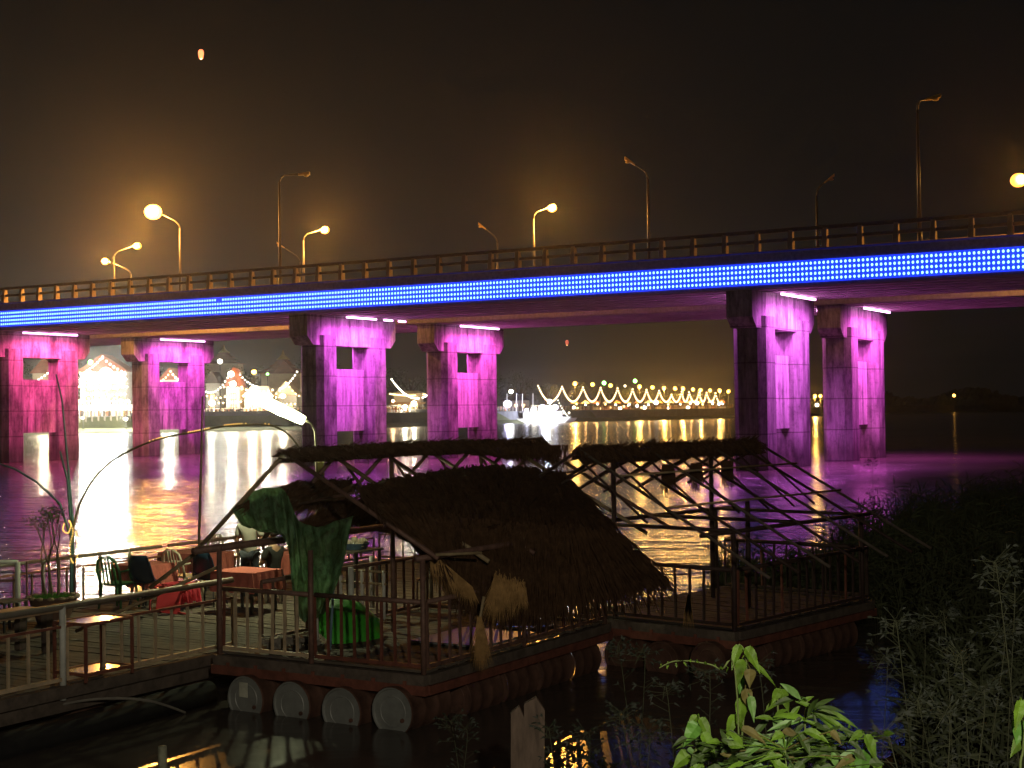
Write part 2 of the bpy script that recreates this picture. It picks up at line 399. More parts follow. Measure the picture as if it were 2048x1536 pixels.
def light(name, kind, loc, col, power, parent=None, size=.2, size_y=None, d=None, spot=None, blend=.3):
    o = _light(name, kind, loc, col, power, parent, size, size_y, d, spot, blend)
    if kind == 'AREA' and size_y and name == 'pier_wash_light':
        zc = -Vector(d).normalized(); xa = V.copy(); ya = zc.cross(xa).normalized(); xa = ya.cross(zc)
        M = Matrix((xa, ya, zc)).transposed().to_4x4(); M.translation = Vector(loc)
        o.matrix_local = W[parent.name].inverted() @ M
    return o
br0 = bridge(0, 'near concrete road bridge carrying the blue band of lights along its edge')
br1 = bridge(1, 'far concrete road bridge without blue lights, standing behind the near one')
# blue LED band on the near fascia: panels of 4 rows of dots
n_pan = 0
a = -122.0
while a < 62:
    L = 4.0
    f = MB(); f.prism([(a + .02, -6.36, 12.44 + GR * a), (a + .02, -6.303, 12.44 + GR * a), (a + .02, -6.303, 13.88 + GR * a), (a + .02, -6.36, 13.88 + GR * a)], (L - .04, 0, GR * L))
    fo = f.build('light_panel', blue_panel, br0, local=True)
    dm = MB()
    for rr in range(4):
        z = 12.66 + rr * .335
        for i in range(14):
            x = a + (i + .5) * L / 14
            if rr == 3 and abs(x + 8.0) < .4: continue
            dm.ball((x, -6.37, z + GR * x), .086, 6, 4, (.9, .5, 1.1))
    dm.build('light_dots', blue_dot, fo, local=True); a += L
# trim conduit above the band (thin blue-lit edge)
mb = MB(); mb.prism([(-122, -6.38, 14.52 - GR * 122), (-122, -6.302, 14.52 - GR * 122), (-122, -6.302, 14.60 - GR * 122), (-122, -6.38, 14.60 - GR * 122)], (184, 0, GR * 184))
mb.build('light_strip', mat('blue_strip', (.05, .08, .5), .4, emit=.04, ecol=(.03, .06, 1), var=0), br0, local=True)

# street lamps on the bridges
def find_a(px, b, z=16):
    lo, hi = -200, 90
    for _ in range(50):
        m = (lo + hi) / 2; p = BP(m, b, z); q = (p.x / p.y)
        r = ray(px, 500); 
        if q < r.x / r.y: lo = m
        else: hi = m
    return lo
def bridge_lamp(pole_px, top_py, head_px, head_py, b, lit, label, power=0, bulb=.5):
    power *= 2.6
    a = find_a(pole_px, b); base = BP(a, b, 14.35 + GR * a); Y = base.y
    top = PY(pole_px - 2, top_py, Y); top.x = base.x; head = PY(head_px, head_py, Y)
    t = thing('street_lamp', label, 'street lamp', base, 0, 'street lamps on the bridges')
    MB().tube([base, base + Z * 1.0], .16, 8).tube([base + Z, Vector((base.x, base.y, top.z - .5))], .13, 8, .075).build('pole', steel, t, True)
    dx = head - top
    MB().tube([Vector((base.x, base.y, top.z - .5)), top + Vector((dx.x * .06, 0, -.15)), top + Vector((dx.x * .2, 0, dx.z * .12 + .05)), top + dx * .75], .07, 6, .05).build('arm', steel, t, True)
    d = dx.normalized(); mb = MB(); c = head; ln = .55
    mb.add([c - d * ln + Vector((0, y, z)) for y, z in ((-.1, -.06), (.1, -.06), (.1, .06), (-.1, .06))] + [c + d * ln * .7 + Vector((0, y, z)) for y, z in ((-.24, -.1), (.24, -.1), (.2, .14), (-.2, .14))],
           [(0, 1, 2, 3), (7, 6, 5, 4), (0, 4, 5, 1), (1, 5, 6, 2), (2, 6, 7, 3), (3, 7, 4, 0)])
    ho = mb.build('lamp_head', lamp_off if not lit else steel, t)
    MB().ball(c + d * .1 - Z * .14, bulb if lit else .2, 12, 8, (1, 1, .85 if lit else .5)).build('lamp_glass', (sodium_hot if bulb > .7 else sodium_glass) if lit else lamp_off, ho, True)
    if lit: light('lamp_light', 'POINT', c + Vector((0, -bulb - .35, -.14)), (1, .42, .07), power, parent=ho, size=.25)
bridge_lamp(360, 445, 308, 422, 5.2, True, 'lit street lamp with the biggest glare, arm to the left', 9000, .85)
bridge_lamp(1298, 345, 1258, 322, 5.2, False, 'unlit tall street lamp leaning left over the middle of the bridge')
bridge_lamp(2098, 372, 2040, 357, 5.2, True, 'lit street lamp cut off at the right edge of the picture', 1700, .55)
bridge_lamp(560, 352, 610, 348, -5.2, False, 'unlit thin tall street lamp left of centre with its arm to the right')
bridge_lamp(1840, 203, 1868, 195, -5.2, False, 'unlit street lamp, the tallest one, near the right end')
for px, ty, hx, hy, lit, lb in ((228, 505, 273, 490, 1, 'lit street lamp above the leftmost lamp pair, arm to the right'), (607, 470, 648, 458, 1, 'lit street lamp beside the thin tall unlit lamp'),
                                (1068, 426, 1102, 414, 1, 'lit street lamp alone over the centre of the bridge'), (1635, 378, 1660, 357, 0, 'unlit bent street lamp over the right pair of piers')):
    bridge_lamp(px, ty, hx, hy, ROW - 5.2, bool(lit), lb, 4500, .42)
for px, ty, hx, hy, lit, lb in ((262, 540, 212, 521, 1, 'lowest lit street lamp at the left, arm to the left'), (600, 515, 560, 490, 0, 'small unlit street lamp between two taller poles left of centre'),
                                (995, 475, 963, 452, 0, 'small unlit street lamp just left of the central lit lamp')):
    bridge_lamp(px, ty, hx, hy, ROW + 5.2, bool(lit), lb, 4500, .46)
# ------------------------------------------------------------------ far bank and town
BK = [(-400, 350), (-100, 372), (200, 378), (600, 388), (800, 420), (1100, 522), (1450, 640), (1640, 660), (1900, 900), (2600, 1500)]
def bankY(px):
    for (x0, y0), (x1, y1) in zip(BK, BK[1:]):
        if px <= x1: return y0 + (y1 - y0) * (px - x0) / (x1 - x0)
    return BK[-1][1]
def TP(px, py, d=0):
    return PY(px, py, bankY(px) + d)
pl = [TP(px, 850) for px, _ in BK]; pl = [Vector((p.x, p.y, 0)) for p in pl]
def groundz(px): return 7.6 if px < 270 else (5.3 if px < 900 else 4.3)
mb = MB(); rows = [(-3, -1.2), (0, .25), (6, 1.3), (7, 4.3), (60, 4.4), (200, 4.6), (900, 6)]
for p in pl:
    for dd, z in rows: mb.v.append(Vector((p.x * (1 + dd / p.y), p.y + dd, z)))
nr = len(rows)
for i in range(len(pl) - 1):
    for j in range(nr - 1): a = i * nr + j; mb.f.append((a, a + 1, a + nr + 1, a + nr))
tag(mb.build('far_bank_ground', mat('far_grass', (.10, .11, .05), .95, scale=.3)), kind='structure')
wallm = mat('far_wall_grey', (.16, .16, .19), .9, var=.2, scale=.4)
white = mat('white_plaster', (.78, .74, .68), .8, var=.08, scale=.5)
cream = mat('cream_plaster', (.62, .50, .34), .8, var=.12, scale=.5)
redroof = mat('red_tiles', (.28, .09, .05), .7, var=.2, scale=1)
darkroof = mat('dark_tiles', (.08, .05, .04), .8, var=.2, scale=1)
darkmet = mat('dark_metal', (.05, .05, .05), .5, .3)
# embankment wall with posts and railing in pieces
def embank(x0, x1, ztop, label, ribs, zb=1.3, m=None):
    a = TP(x0, 850, 7.5); b_ = TP(x1, 850, 7.5); t = thing('embankment_wall', label, 'wall', (a.x, a.y, 0))
    p0 = Vector((a.x, a.y, (ztop + zb) / 2)); p1 = Vector((b_.x, b_.y, (ztop + zb) / 2))
    MB().beam(p0, p1, 1.2, ztop - zb).build('wall_face', m or wallm, t)
    if ribs:
        mb = MB(); L = (p1 - p0).length; n_ = int(L / 1.6)
        for i in range(n_ + 1): q = p0.lerp(p1, i / n_); mb.box((q.x - .1, q.y - .75, (ztop + zb) / 2), (.45, .5, ztop - zb + .1))
        mb.build('wall_ribs', mat('rib_concrete', (.36, .32, .26), .9), t)
    q0 = Vector((p0.x, p0.y - .3, ztop)); q1 = Vector((p1.x, p1.y - .3, ztop)); mb = MB()
    n_ = int((q1 - q0).length / 2.5)
    for i in range(n_ + 1): q = q0.lerp(q1, i / n_); mb.box(q + Z * .55, (.14, .14, 1.1))
    mb.beam(q0 + Z * 1.1, q1 + Z * 1.1, .12, .12); mb.beam(q0 + Z * .6, q1 + Z * .6, .08, .08)
    mb.build('railing', steel, t)
embank(-120, 262, 4.4, 'ribbed pale embankment wall with railing between the two left piers', True)
embank(262, 600, 5.2, 'smooth grey embankment wall behind the white glare of the street lamp', False)
embank(600, 870, 5.2, 'grey embankment wall below the lit stall between the middle piers', False)
embank(870, 1150, 4.2, 'dim embankment wall behind the brightly lit boat', False)
embank(1150, 1660, 4.3, 'long dark embankment wall under the row of garlands', False)
# raised terrace at left
a = TP(-120, 850, 16); b_ = TP(262, 850, 16)
t = thing('terrace', 'raised stone terrace carrying the crowd between the left piers', 'terrace', (a.x, a.y, 0))
MB().beam(Vector((a.x, a.y + 6, 5.8)), Vector((b_.x, b_.y + 6, 5.8)), 14, 3.2).build('terrace_body', mat('terrace_stone', (.34, .31, .27), .9), t)
q0 = Vector((a.x, a.y - 1.2, 7.4)); q1 = Vector((b_.x, b_.y - 1.2, 7.4)); mb = MB()
n_ = 46
for i in range(n_ + 1): mb.box(q0.lerp(q1, i / n_) + Z * .5, (.2, .2, 1.1))
mb.beam(q0 + Z * 1.1, q1 + Z * 1.1, .2, .2); mb.build('balustrade', white, t)

def figure(mb, p, h, s=1):
    w_ = .24 * h / 1.6
    p = Vector(p); an = rnd(0, 3.14); ax = (Vector((math.cos(an), math.sin(an), 0)), Vector((-math.sin(an), math.cos(an), 0)), Z)
    o = len(mb.v)
    for z, ww in ((0, .13), (.45 * h, .17), (.62 * h, .18), (.82 * h, .24), (.87 * h, .07)):
        for sx_, sy_ in ((-1, -.6), (1, -.6), (1, .6), (-1, .6)): mb.v.append(p + ax[0] * ww * sx_ + ax[1] * ww * sy_ + Z * z)
    for i in range(4):
        for k in range(4): k2 = (k + 1) % 4; mb.f.append((o + i * 4 + k, o + i * 4 + k2, o + i * 4 + 4 + k2, o + i * 4 + 4 + k))
    mb.ball(p + Z * h * .93, .12, 5, 4)
crowd_cols = [(.30, .12, .06), (.45, .30, .15), (.08, .06, .06), (.6, .5, .4)]
for ci, c_ in enumerate(crowd_cols):
    mb = MB()
    for i in range(330):
        px = rnd(-100, 600) if i % 3 else rnd(770, 1480)
        if px < 262: p = TP(px, 800, rnd(15, 26)); z = 7.4 if p else 7.4
        else: p = TP(px, 800, rnd(8, 17)); z = 4.4
        if px < 262 and rnd(0, 1) < .3: p = TP(px, 800, rnd(9, 14)); z = 4.4
        figure(mb, (p.x, p.y, z), rnd(1.5, 1.8))
    m_ = mat('crowd_clothes_%d' % ci, c_, .9)
    tag(mb.build('crowd', m_), 'festival crowd standing along the far embankment, %s clothes' % ('rust', 'tan', 'dark', 'pale')[ci], 'crowd', kind='stuff')

def flood(px, py, d, col, power, r=.5, m=None, label=None, group='festival lamps in the town', ground=None, soft=.5):
    p = TP(px, py, d); gz_ = ground if ground is not None else 4.3
    t = thing('flood_lamp', label or 'bright festival lamp on a mast', 'lamp', (p.x, p.y, gz_), 0, group)
    MB().tube([(p.x, p.y, gz_), p], .12, 6, .08).build('mast', darkmet, t)
    MB().ball(p, r, 10, 7, (1, .8, .9)).build('lamp_glass', m or white_led, t, True)
    if power: light('flood_light', 'POINT', p + Vector((0, -r - .6, 0)), col, power * .5, parent=t, size=soft)
    return t
def garland(pts, label, m=warm_led, r=.16, sag=None, step=.85, grp='bulb garlands along the far bank'):
    # pts: two end points, catenary sag in metres
    a_, b_ = Vector(pts[0]), Vector(pts[1]); n_ = 14; ln = []
    for i in range(n_ + 1):
        t_ = i / n_; q = a_.lerp(b_, t_); q.z -= 4 * sag * t_ * (1 - t_); ln.append(q)
    t = thing('light_garland', label, 'string lights', a_, 0, grp)
    MB().tube(ln, .05, 4).build('cable', darkmet, t)
    mb = MB(); L = sum((ln[i + 1] - ln[i]).length for i in range(n_)); k = max(4, int(L / step))
    for i in range(k + 1):
        f_ = i / k * n_; j = min(n_ - 1, int(f_)); q = ln[j].lerp(ln[j + 1], f_ - j); mb.ball(q - Z * r, r, 5, 4)
    mb.build('bulbs', m, t); return t
def house(px0, px1, py_eave, py_top, d, wm_, rm_, label, cat='house', gable=True, z0=4.4, dep=9, nwin=3, name='town_house', awning=False):
    a_ = TP(px0, 800, d); b_ = TP(px1, 800, d); ze = TP((px0 + px1) / 2, py_eave, d).z; zt = TP((px0 + px1) / 2, py_top, d).z
    x0, x1 = a_.x, b_.x; y = (a_.y + b_.y) / 2; wd = x1 - x0; cx = (x0 + x1) / 2
    t = thing(name, label, cat, (cx, y, z0))
    MB().box((cx, y + dep / 2, (z0 + ze) / 2), (wd * .86, dep, ze - z0)).build('wall', wm_, t)
    mb = MB()
    if gable: mb.prism([(x0, y - 1, ze - .2), (x1, y - 1, ze - .2), (cx, y - 1, zt)], (0, dep + 2, 0))
    else:
        mb.add([(x0, y - 1, ze), (x1, y - 1, ze), (x1, y + dep + 1, ze), (x0, y + dep + 1, ze), (x0 + wd * .2, y + dep * .4, zt), (x1 - wd * .2, y + dep * .4, zt), (x1 - wd * .2, y + dep * .6, zt), (x0 + wd * .2, y + dep * .6, zt)],
               [(0, 1, 2, 3), (0, 1, 5, 4), (1, 2, 6, 5), (2, 3, 7, 6), (3, 0, 4, 7), (4, 5, 6, 7)])
    mb.build('roof', rm_, t)
    for i in range(nwin):
        wx = x0 + wd * (.14 + .72 * (i + .5) / nwin); ww = wd * .72 / nwin * .5
        for fl in range(max(1, int((ze - z0) / 3.4))):
            zc = z0 + 1.7 + fl * 3.3
            if zc + 1 > ze: break
            fo = MB().box((wx, y - .06, zc), (ww + .24, .16, 1.9)).build('window', mat('window_frame', (.25, .17, .10), .6), t)
            MB().box((wx, y - .15, zc), (ww, .06, 1.6)).build('pane', mat('window_glass', (.5, .4, .3), .3, emit=2.2, ecol=(1, .62, .28), var=.1), fo)
    if awning: MB().prism([(x0 - .5, y - .1, z0 + 3.1), (x0 - .5, y - 2.2, z0 + 2.5), (x0 - .5, y - 2.2, z0 + 2.4), (x0 - .5, y - .1, z0 + 2.95)], (wd + 1, 0, 0)).build('awning', mat('awning_cloth', (.55, .30, .12), .8), t)
    return t
def spire(px, py_top, py_base, d, label, s=1.):
    p = TP(px, py_top, d); zb = TP(px, py_base, d).z; h = p.z - zb
    t = thing('temple_spire', label, 'temple', (p.x, p.y, 4.4))
    wdt = 9 * s
    MB().box((p.x, p.y, (4.4 + zb) / 2), (wdt * 1.2, wdt, zb - 4.4)).build('base', cream, t)
    for i in range(4):
        z0_ = zb + h * .62 * i / 4; ww = wdt * (1 - i * .22)
        mb = MB(); mb.add([(p.x - ww * .7, p.y - ww * .6, z0_), (p.x + ww * .7, p.y - ww * .6, z0_), (p.x + ww * .7, p.y + ww * .6, z0_), (p.x - ww * .7, p.y + ww * .6, z0_),
                           (p.x - ww * .33, p.y - ww * .3, z0_ + h * .16), (p.x + ww * .33, p.y - ww * .3, z0_ + h * .16), (p.x + ww * .33, p.y + ww * .3, z0_ + h * .16), (p.x - ww * .33, p.y + ww * .3, z0_ + h * .16)],
                          [(0, 1, 2, 3), (0, 1, 5, 4), (1, 2, 6, 5), (2, 3, 7, 6), (3, 0, 4, 7), (4, 5, 6, 7)]); mb.build('roof_tier', redroof, t)
    MB().lathe((p.x, p.y, zb + h * .6), [(wdt * .22, 0), (wdt * .13, h * .1), (wdt * .06, h * .2), (.05, h * .4)], 8).build('finial', mat('gilt', (.5, .35, .12), .4, .5), t)
house(150, 262, 742, 708, 30, white, redroof, 'white floodlit pavilion with a wide gable between the left piers', 'pavilion', z0=7.4, nwin=3, name='pavilion')
house(60, 120, 745, 715, 45, cream, redroof, 'cream house whose gable shows through the leftmost pier opening', nwin=2)
house(318, 362, 758, 735, 26, white, redroof, 'small white gabled house with one dark window, framed by a pier opening', nwin=1)
house(-60, 60, 760, 735, 40, cream, darkroof, 'low cream shophouse at the left edge of the far bank', nwin=4)
house(410, 440, 765, 742, 34, white, darkroof, 'narrow white house right of the second left pier', nwin=1)
house(450, 482, 772, 735, 24, white, redroof, 'tall narrow white gatehouse at the peak of two garlands', 'gatehouse', nwin=1)
house(484, 545, 792, 772, 20, white, white, 'long white festival tent left of the peaked tent', 'tent', gable=False, nwin=0, name='festival_tent')
house(546, 598, 790, 762, 22, white, mat('tent_canvas', (.75, .6, .42), .8), 'peaked cream festival tent beside the dark pier', 'tent', gable=True, nwin=2, name='festival_tent')
house(778, 852, 786, 781, 24, cream, white, 'flat roofed lit food hall between the middle piers', 'food hall', gable=False, nwin=4, awning=True, name='food_hall')
house(1000, 1062, 800, 786, 40, cream, darkroof, 'dim low house left of the brightly lit boat', nwin=3)
spire(566, 700, 748, 60, 'dark tiered temple spire above the peaked tent', 1.1)
spire(448, 690, 728, 90, 'dim tiered temple spire above the white lamp', 1.0)
house(540, 600, 752, 722, 56, cream, redroof, 'temple hall with a steep dark red roof behind the tents', 'temple hall', nwin=3, name='temple_hall')
# stalls under the garlands
stcol = [mat('stall_cloth_%d' % i, c_, .8) for i, c_ in enumerate([(.6, .3, .1), (.6, .5, .35), (.35, .12, .06), (.25, .25, .3)])]
for i, px in enumerate(range(1150, 1462, 21)):
    p = TP(px, 815, 26 + rnd(-3, 3)); z0 = 4.35; ww = 3.6
    t = thing('market_stall', ORD[i] + ' small lit market stall from the left, with ' + ['an orange', 'a cream', 'a red', 'a grey'][i % 4] + ' roof', 'stall', (p.x, p.y, z0), 0, 'market stalls on the far bank')
    MB().add([(p.x - ww / 2, p.y - 1.5, z0 + 2.6), (p.x + ww / 2, p.y - 1.5, z0 + 2.6), (p.x + ww / 2, p.y + 1.5, z0 + 2.6), (p.x - ww / 2, p.y + 1.5, z0 + 2.6), (p.x, p.y, z0 + 3.8)], [(0, 1, 4), (1, 2, 4), (2, 3, 4), (3, 0, 4), (3, 2, 1, 0)]) 
    mb = MB(); mb.add([(p.x - ww / 2, p.y - 1.5, z0 + 2.6), (p.x + ww / 2, p.y - 1.5, z0 + 2.6), (p.x + ww / 2, p.y + 1.5, z0 + 2.6), (p.x - ww / 2, p.y + 1.5, z0 + 2.6), (p.x, p.y, z0 + 3.9)], [(0, 1, 4), (1, 2, 4), (2, 3, 4), (3, 0, 4), (3, 2, 1, 0)])
    mb.build('cloth_roof', stcol[i % 4], t)
    MB().box((p.x, p.y - .6, z0 + .5), (ww * .85, .8, 1)).build('counter', stcol[(i + 1) % 4], t)
    for sx_ in (-1, 1):
        MB().tube([(p.x + sx_ * ww * .46, p.y - 1.4, z0), (p.x + sx_ * ww * .46, p.y - 1.4, z0 + 2.6)], .06, 5).build('pole', darkmet, t)
    MB().ball((p.x + rnd(-.8, .8), p.y - 1.7, z0 + 2.0 + rnd(-.2, .4)), rnd(.28, .5), 8, 6).build('lamp', white_led if i % 3 else warm_led, t, True)
    light('stall_light', 'POINT', (p.x, p.y - 2.6, z0 + 3.2), (1, .55, .18), 900, parent=t, size=.4)
# trees behind the town
def far_tree(px, py_top, d, wpx, label, col, g='trees behind the town'):
    p = TP(px, py_top, d); sc_ = FPX / p.y; rr = wpx / sc_ / 2; h = p.z - 4.4; base = Vector((p.x, p.y, 4.3))
    t = thing('tree', label, 'tree', base, 0, g)
    mb = MB().tube([base, base + Vector((rnd(-.3, .3), 0, h * .35)), base + Vector((rnd(-.6, .6), 0, h * .7))], .4, 6, .15)
    for k in range(5):
        an = k * 1.26; mb.tube([base + Z * h * .38, base + Vector((math.cos(an) * rr * .6, math.sin(an) * rr * .6, h * .72))], .16, 5, .05)
    mb.build('trunk', mat('bark', (.09, .06, .04), .9), t)
    mb = MB(); cl = [(Vector((rnd(-1, 1) * rr * .65, rnd(-1, 1) * rr * .6, h * rnd(.42, .88))), rr * rnd(.3, .5)) for _ in range(11)]
    for c_, r_ in cl:
        for _ in range(70):
            v_ = Vector((rnd(-1, 1), rnd(-1, 1), rnd(-1, 1))); v_ = v_.normalized() * r_ * rnd(.5, 1.05)
            q = base + c_ + v_; s_ = rnd(.25, .55); n1_ = Vector((rnd(-1, 1), rnd(-1, 1), rnd(-1, 1))).normalized(); n2_ = n1_.orthogonal().normalized()
            mb.add([q, q + n1_ * s_, q + n1_ * s_ * .6 + n2_ * s_ * .7, q + n2_ * s_ * .6], [(0, 1, 2, 3)])
    mb.build('crown', col, t)
fol = mat('far_foliage', (.045, .06, .025), .8, var=.3, scale=.3)
TREES = [(20, 700, 60, 120), (120, 690, 75, 90), (300, 705, 60, 100), (395, 708, 70, 90), (500, 725, 80, 90), (620, 715, 70, 110), (700, 728, 60, 90), (760, 735, 62, 80), (820, 728, 70, 90), (900, 735, 60, 90), (985, 752, 60, 70),
         (1040, 745, 70, 70), (1090, 762, 60, 60), (1150, 765, 48, 60), (1195, 775, 46, 50), (1240, 770, 50, 60), (1290, 776, 46, 50), (1335, 780, 50, 50), (1385, 784, 48, 50), (1430, 786, 50, 46), (1480, 790, 52, 50), (1560, 796, 60, 60)]
for ti_, (px, py, d, wp) in enumerate(TREES):
    lb = (ORD[ti_] if ti_ < 20 else ['next to last', 'last'][ti_ - 20]) + ' tree from the left, on the far bank, ' + ('dark leafy, behind the left town' if px < 650 else ('dark leafy, behind the middle piers' if px < 1100 else 'dim, behind the garlands'))
    far_tree(px, py, d, wp, lb, fol, 'trees behind the town, ' + ('left' if px < 650 else 'middle' if px < 1100 else 'garland row'))
# orange street lamps over the garland row
LAMPS = [(1150, 767, 0), (1185, 769, 0), (1208, 766, 1), (1221, 771, 0), (1250, 772, 2), (1270, 762, 1), (1279, 773, 0), (1305, 775, 0), (1328, 776, 0), (1350, 777, 0), (1366, 777, 0), (1386, 779, 0), (1401, 780, 0), (1420, 781, 0), (1439, 781, 0), (1457, 783, 0), (1630, 792, 0), (1641, 792, 0)]
for i, (px, py, k) in enumerate(LAMPS):
    p = TP(px, py, 34); t = thing('street_lamp', [ORD[i] + ' small street lamp from the left, orange, in the row above the garlands', ('left' if px < 1240 else 'right') + ' one of the two green lamps above the garlands', 'small white lamp between the orange ones above the garlands'][k], 'street lamp', (p.x, p.y, 4.4), 0, ['orange lamps over the far bank', 'green lamps over the far bank', None][k])
    MB().tube([(p.x, p.y, 4.4), p], .14, 6, .08).build('pole', darkmet, t)
    MB().ball(p, [.80, .85, .42][k], 8, 6).build('lamp_glass', [orange_lamp, green_lamp, white_led][k], t, True)
    if k == 0 and i % 2 == 0: light('lamp_light', 'POINT', p - Z * 1.6, (1, .5, .1), 22000, parent=t, size=.5)
# garlands
garland_led = mat('garland_led', (1, .8, .5), .4, emit=4.5, ecol=(1, .70, .38), var=0)
PK = [(1076, 770), (1124, 772), (1166, 773), (1201, 774), (1235, 775), (1265, 777), (1293, 778), (1318, 780), (1343, 788), (1363, 782), (1378, 783), (1398, 784), (1413, 784), (1431, 785), (1443, 802)]
for gi, ((x0, y0), (x1, y1)) in enumerate(zip(PK, PK[1:])):
    a_, b_ = TP(x0, y0, 20), TP(x1, y1, 20); bot = TP((x0 + x1) / 2, 803, 20)
    sag = max(.5, (a_.z + b_.z) / 2 - bot.z)
    garland((a_, b_), ORD[gi] + ' drooping bulb garland from the left in the zigzag row right of the boat', m=garland_led, r=.34, sag=sag * .95)
for gi, (x0, y0) in enumerate(PK[:-1]):
    p = TP(x0, y0, 20); t = tag(MB().tube([(p.x, p.y, 4.4), p + Z * .3], .12, 6, .06).build('garland_mast', darkmet), ORD[gi] + ' thin dark mast from the left carrying the bulb garlands', 'mast', 'garland masts')
garland((TP(412, 782, 22), TP(460, 745, 22)), 'garland climbing to the left side of the bright gatehouse', white_led, .22, 2.0)
garland((TP(480, 748, 22), TP(515, 772, 22)), 'short garland descending on the right side of the gatehouse', white_led, .22, .6)
garland((TP(594, 742, 20), TP(560, 776, 20)), 'garland rising steeply to the dark middle pier', white_led, .25, .8)
garland((TP(783, 757, 18), TP(856, 788, 18)), 'garland drooping over the food hall between the middle piers', white_led, .25, 3.0)
garland((TP(95, 745, 34), TP(30, 770, 34)), 'garland seen through the leftmost pier opening', white_led, .25, 1.0)
garland((TP(165, 745, 26), TP(205, 712, 26)), 'garland on the left gable edge of the floodlit pavilion', white_led, .25, .5)
# bulb strings added across the festival front for more glare
for i, (xa, ya, xb, yb, dd) in enumerate([(160, 744, 200, 742, 13), (200, 742, 250, 746, 13), (160, 758, 252, 757, 13), (158, 772, 254, 772, 12), (165, 786, 250, 786, 12), (205, 714, 250, 744, 27), (322, 760, 341, 741, 24), (341, 741, 360, 759, 24),
                                          (414, 790, 450, 792, 14), (448, 772, 484, 772, 14), (484, 776, 545, 778, 14), (486, 790, 560, 792, 13), (546, 790, 572, 764, 20), (572, 764, 598, 790, 20), (500, 802, 590, 806, 11), (420, 802, 490, 800, 11), (60, 768, 118, 770, 24), (780, 786, 850, 787, 20)]):
    garland((TP(xa, ya, dd), TP(xb, yb, dd)), ORD[i] + ' added string of white bulbs from the left, for extra glare across the festival buildings', (white_led if xa < 400 else warm_led) if i % 3 else warm_led, .26, .4, step=1.1, grp='bulb strings added over the festival buildings')
# floodlights
W3 = (1, .93, .74)
flood(180, 752, 14, W3, 90000, 1.5, white_led, 'huge white floodlight left in front of the pavilion', ground=7.4)
flood(212, 748, 14, W3, 90000, 1.9, white_led, 'huge white floodlight in the middle of the pavilion front', ground=7.4)
flood(236, 760, 14, (.9, .95, 1), 50000, 1.2, blue_white, 'bluish white floodlight at the right end of the pavilion', ground=7.4)
flood(205, 792, 12, (.8, .8, 1), 2500, .6, blue_white, 'low bluish lamp inside the crowd below the pavilion', ground=7.4)
flood(181, 724, 24, (.5, 1, .4), 3000, .7, green_lamp, 'green lamp beside the pavilion gable', ground=7.4)
flood(440, 723, 30, (.9, 1, .9), 3000, .75, white_led, 'white lamp high above the roofs right of the second left pier')
flood(462, 748, 16, W3, 12000, .9, white_led, 'white floodlight on top of the gatehouse garlands')
flood(466, 768, 14, W3, 9000, .9, white_led, 'white floodlight half way up the gatehouse')
flood(508, 744, 26, (1, .5, .12), 6000, .75, orange_lamp, 'single orange street lamp above the white tents')
flood(535, 748, 40, (.4, 1, .3), 0, .4, green_lamp, 'tiny green lamp right of the orange street lamp')
flood(505, 788, 12, W3, 16000, 1.2, white_led, 'white floodlight before the long tent')
flood(535, 794, 12, W3, 16000, 1.4, white_led, 'largest white floodlight, at the low end of the long tent')
flood(566, 792, 12, (1, .85, .6), 12000, .8, warm_led, 'warm floodlight in front of the peaked tent')
flood(424, 806, 10, W3, 6000, .9, white_led, 'low white floodlight at the water stairs')
flood(252, 838, 2.5, W3, 7000, .5, white_led, 'small white lamp low on the ribbed wall beside the second pier', ground=0)
flood(166, 836, 2.5, W3, 7000, .35, warm_led, 'small added lamp brightening the ribbed wall beside the leftmost pier', ground=0)  # added lamp, there to brighten the ribbed wall
flood(340, 775, 12, W3, 26000, .8, white_led, 'white lamp in front of the small gabled house')
flood(90, 765, 20, (1, .8, .5), 20000, .7, white_led, 'warm lamp behind the leftmost pier')
flood(-30, 790, 12, (1, .8, .5), 20000, 1.0, white_led, 'warm lamp left of the leftmost pier')
flood(722, 738, 50, (1, .62, .2), 5000, .7, orange_lamp, 'orange lamp seen inside the opening of the near middle pier')
flood(810, 815, 12, (1, .85, .55), 9000, .9, white_led, 'left one of two white lamps below the food hall')
flood(828, 807, 12, (1, .85, .55), 9000, .9, white_led, 'right one of two white lamps below the food hall')
flood(786, 802, 12, (1, .6, .3), 3000, .5, warm_led, 'small warm lamp beside the near middle pier')
flood(1022, 783, 20, (1, 1, .9), 4000, .8, white_led, 'white lamp on a mast left of the boat')
flood(1015, 808, 12, (.6, .55, 1), 12000, 1.4, blue_white, 'violet white lamp on the bank left of the boat')
for li, (px, py, r_) in enumerate(((1148, 815, .8), (1155, 816, .5), (1200, 817, .5), (1222, 815, .5), (1240, 816, .9), (1248, 813, .6), (1256, 812, .5), (1274, 812, .8), (1283, 815, .6), (1289, 815, 1.1), (1312, 805, 1.2), (1337, 816, .7), (1376, 815, 1.0), (1394, 806, 1.1), (1438, 808, .8), (1634, 810, 1.1))):
    flood(px, py, 10, W3, 0, r_ * .8, white_led if r_ > .6 else warm_led, ORD[li] + ' small glaring lamp from the left, low in front of the market stalls', 'low lamps in front of the stalls')
for mi, px in enumerate((1014, 1033, 1045, 1066)):
    p0 = TP(px, 822, 5); p1 = TP(px, 787, 5)
    tag(MB().tube([(p0.x, p0.y, 0), p0, p1], .1, 6).build('glow_mast', mat('mast_glow', (.8, .8, .8), .5, emit=1.2, ecol=(.9, .9, 1), var=0)), ORD[mi] + ' thin self-glowing white mast from the left, beside the landing left of the boat', 'mast', 'white masts at the landing')  # bright look of the masts is emission in their own material
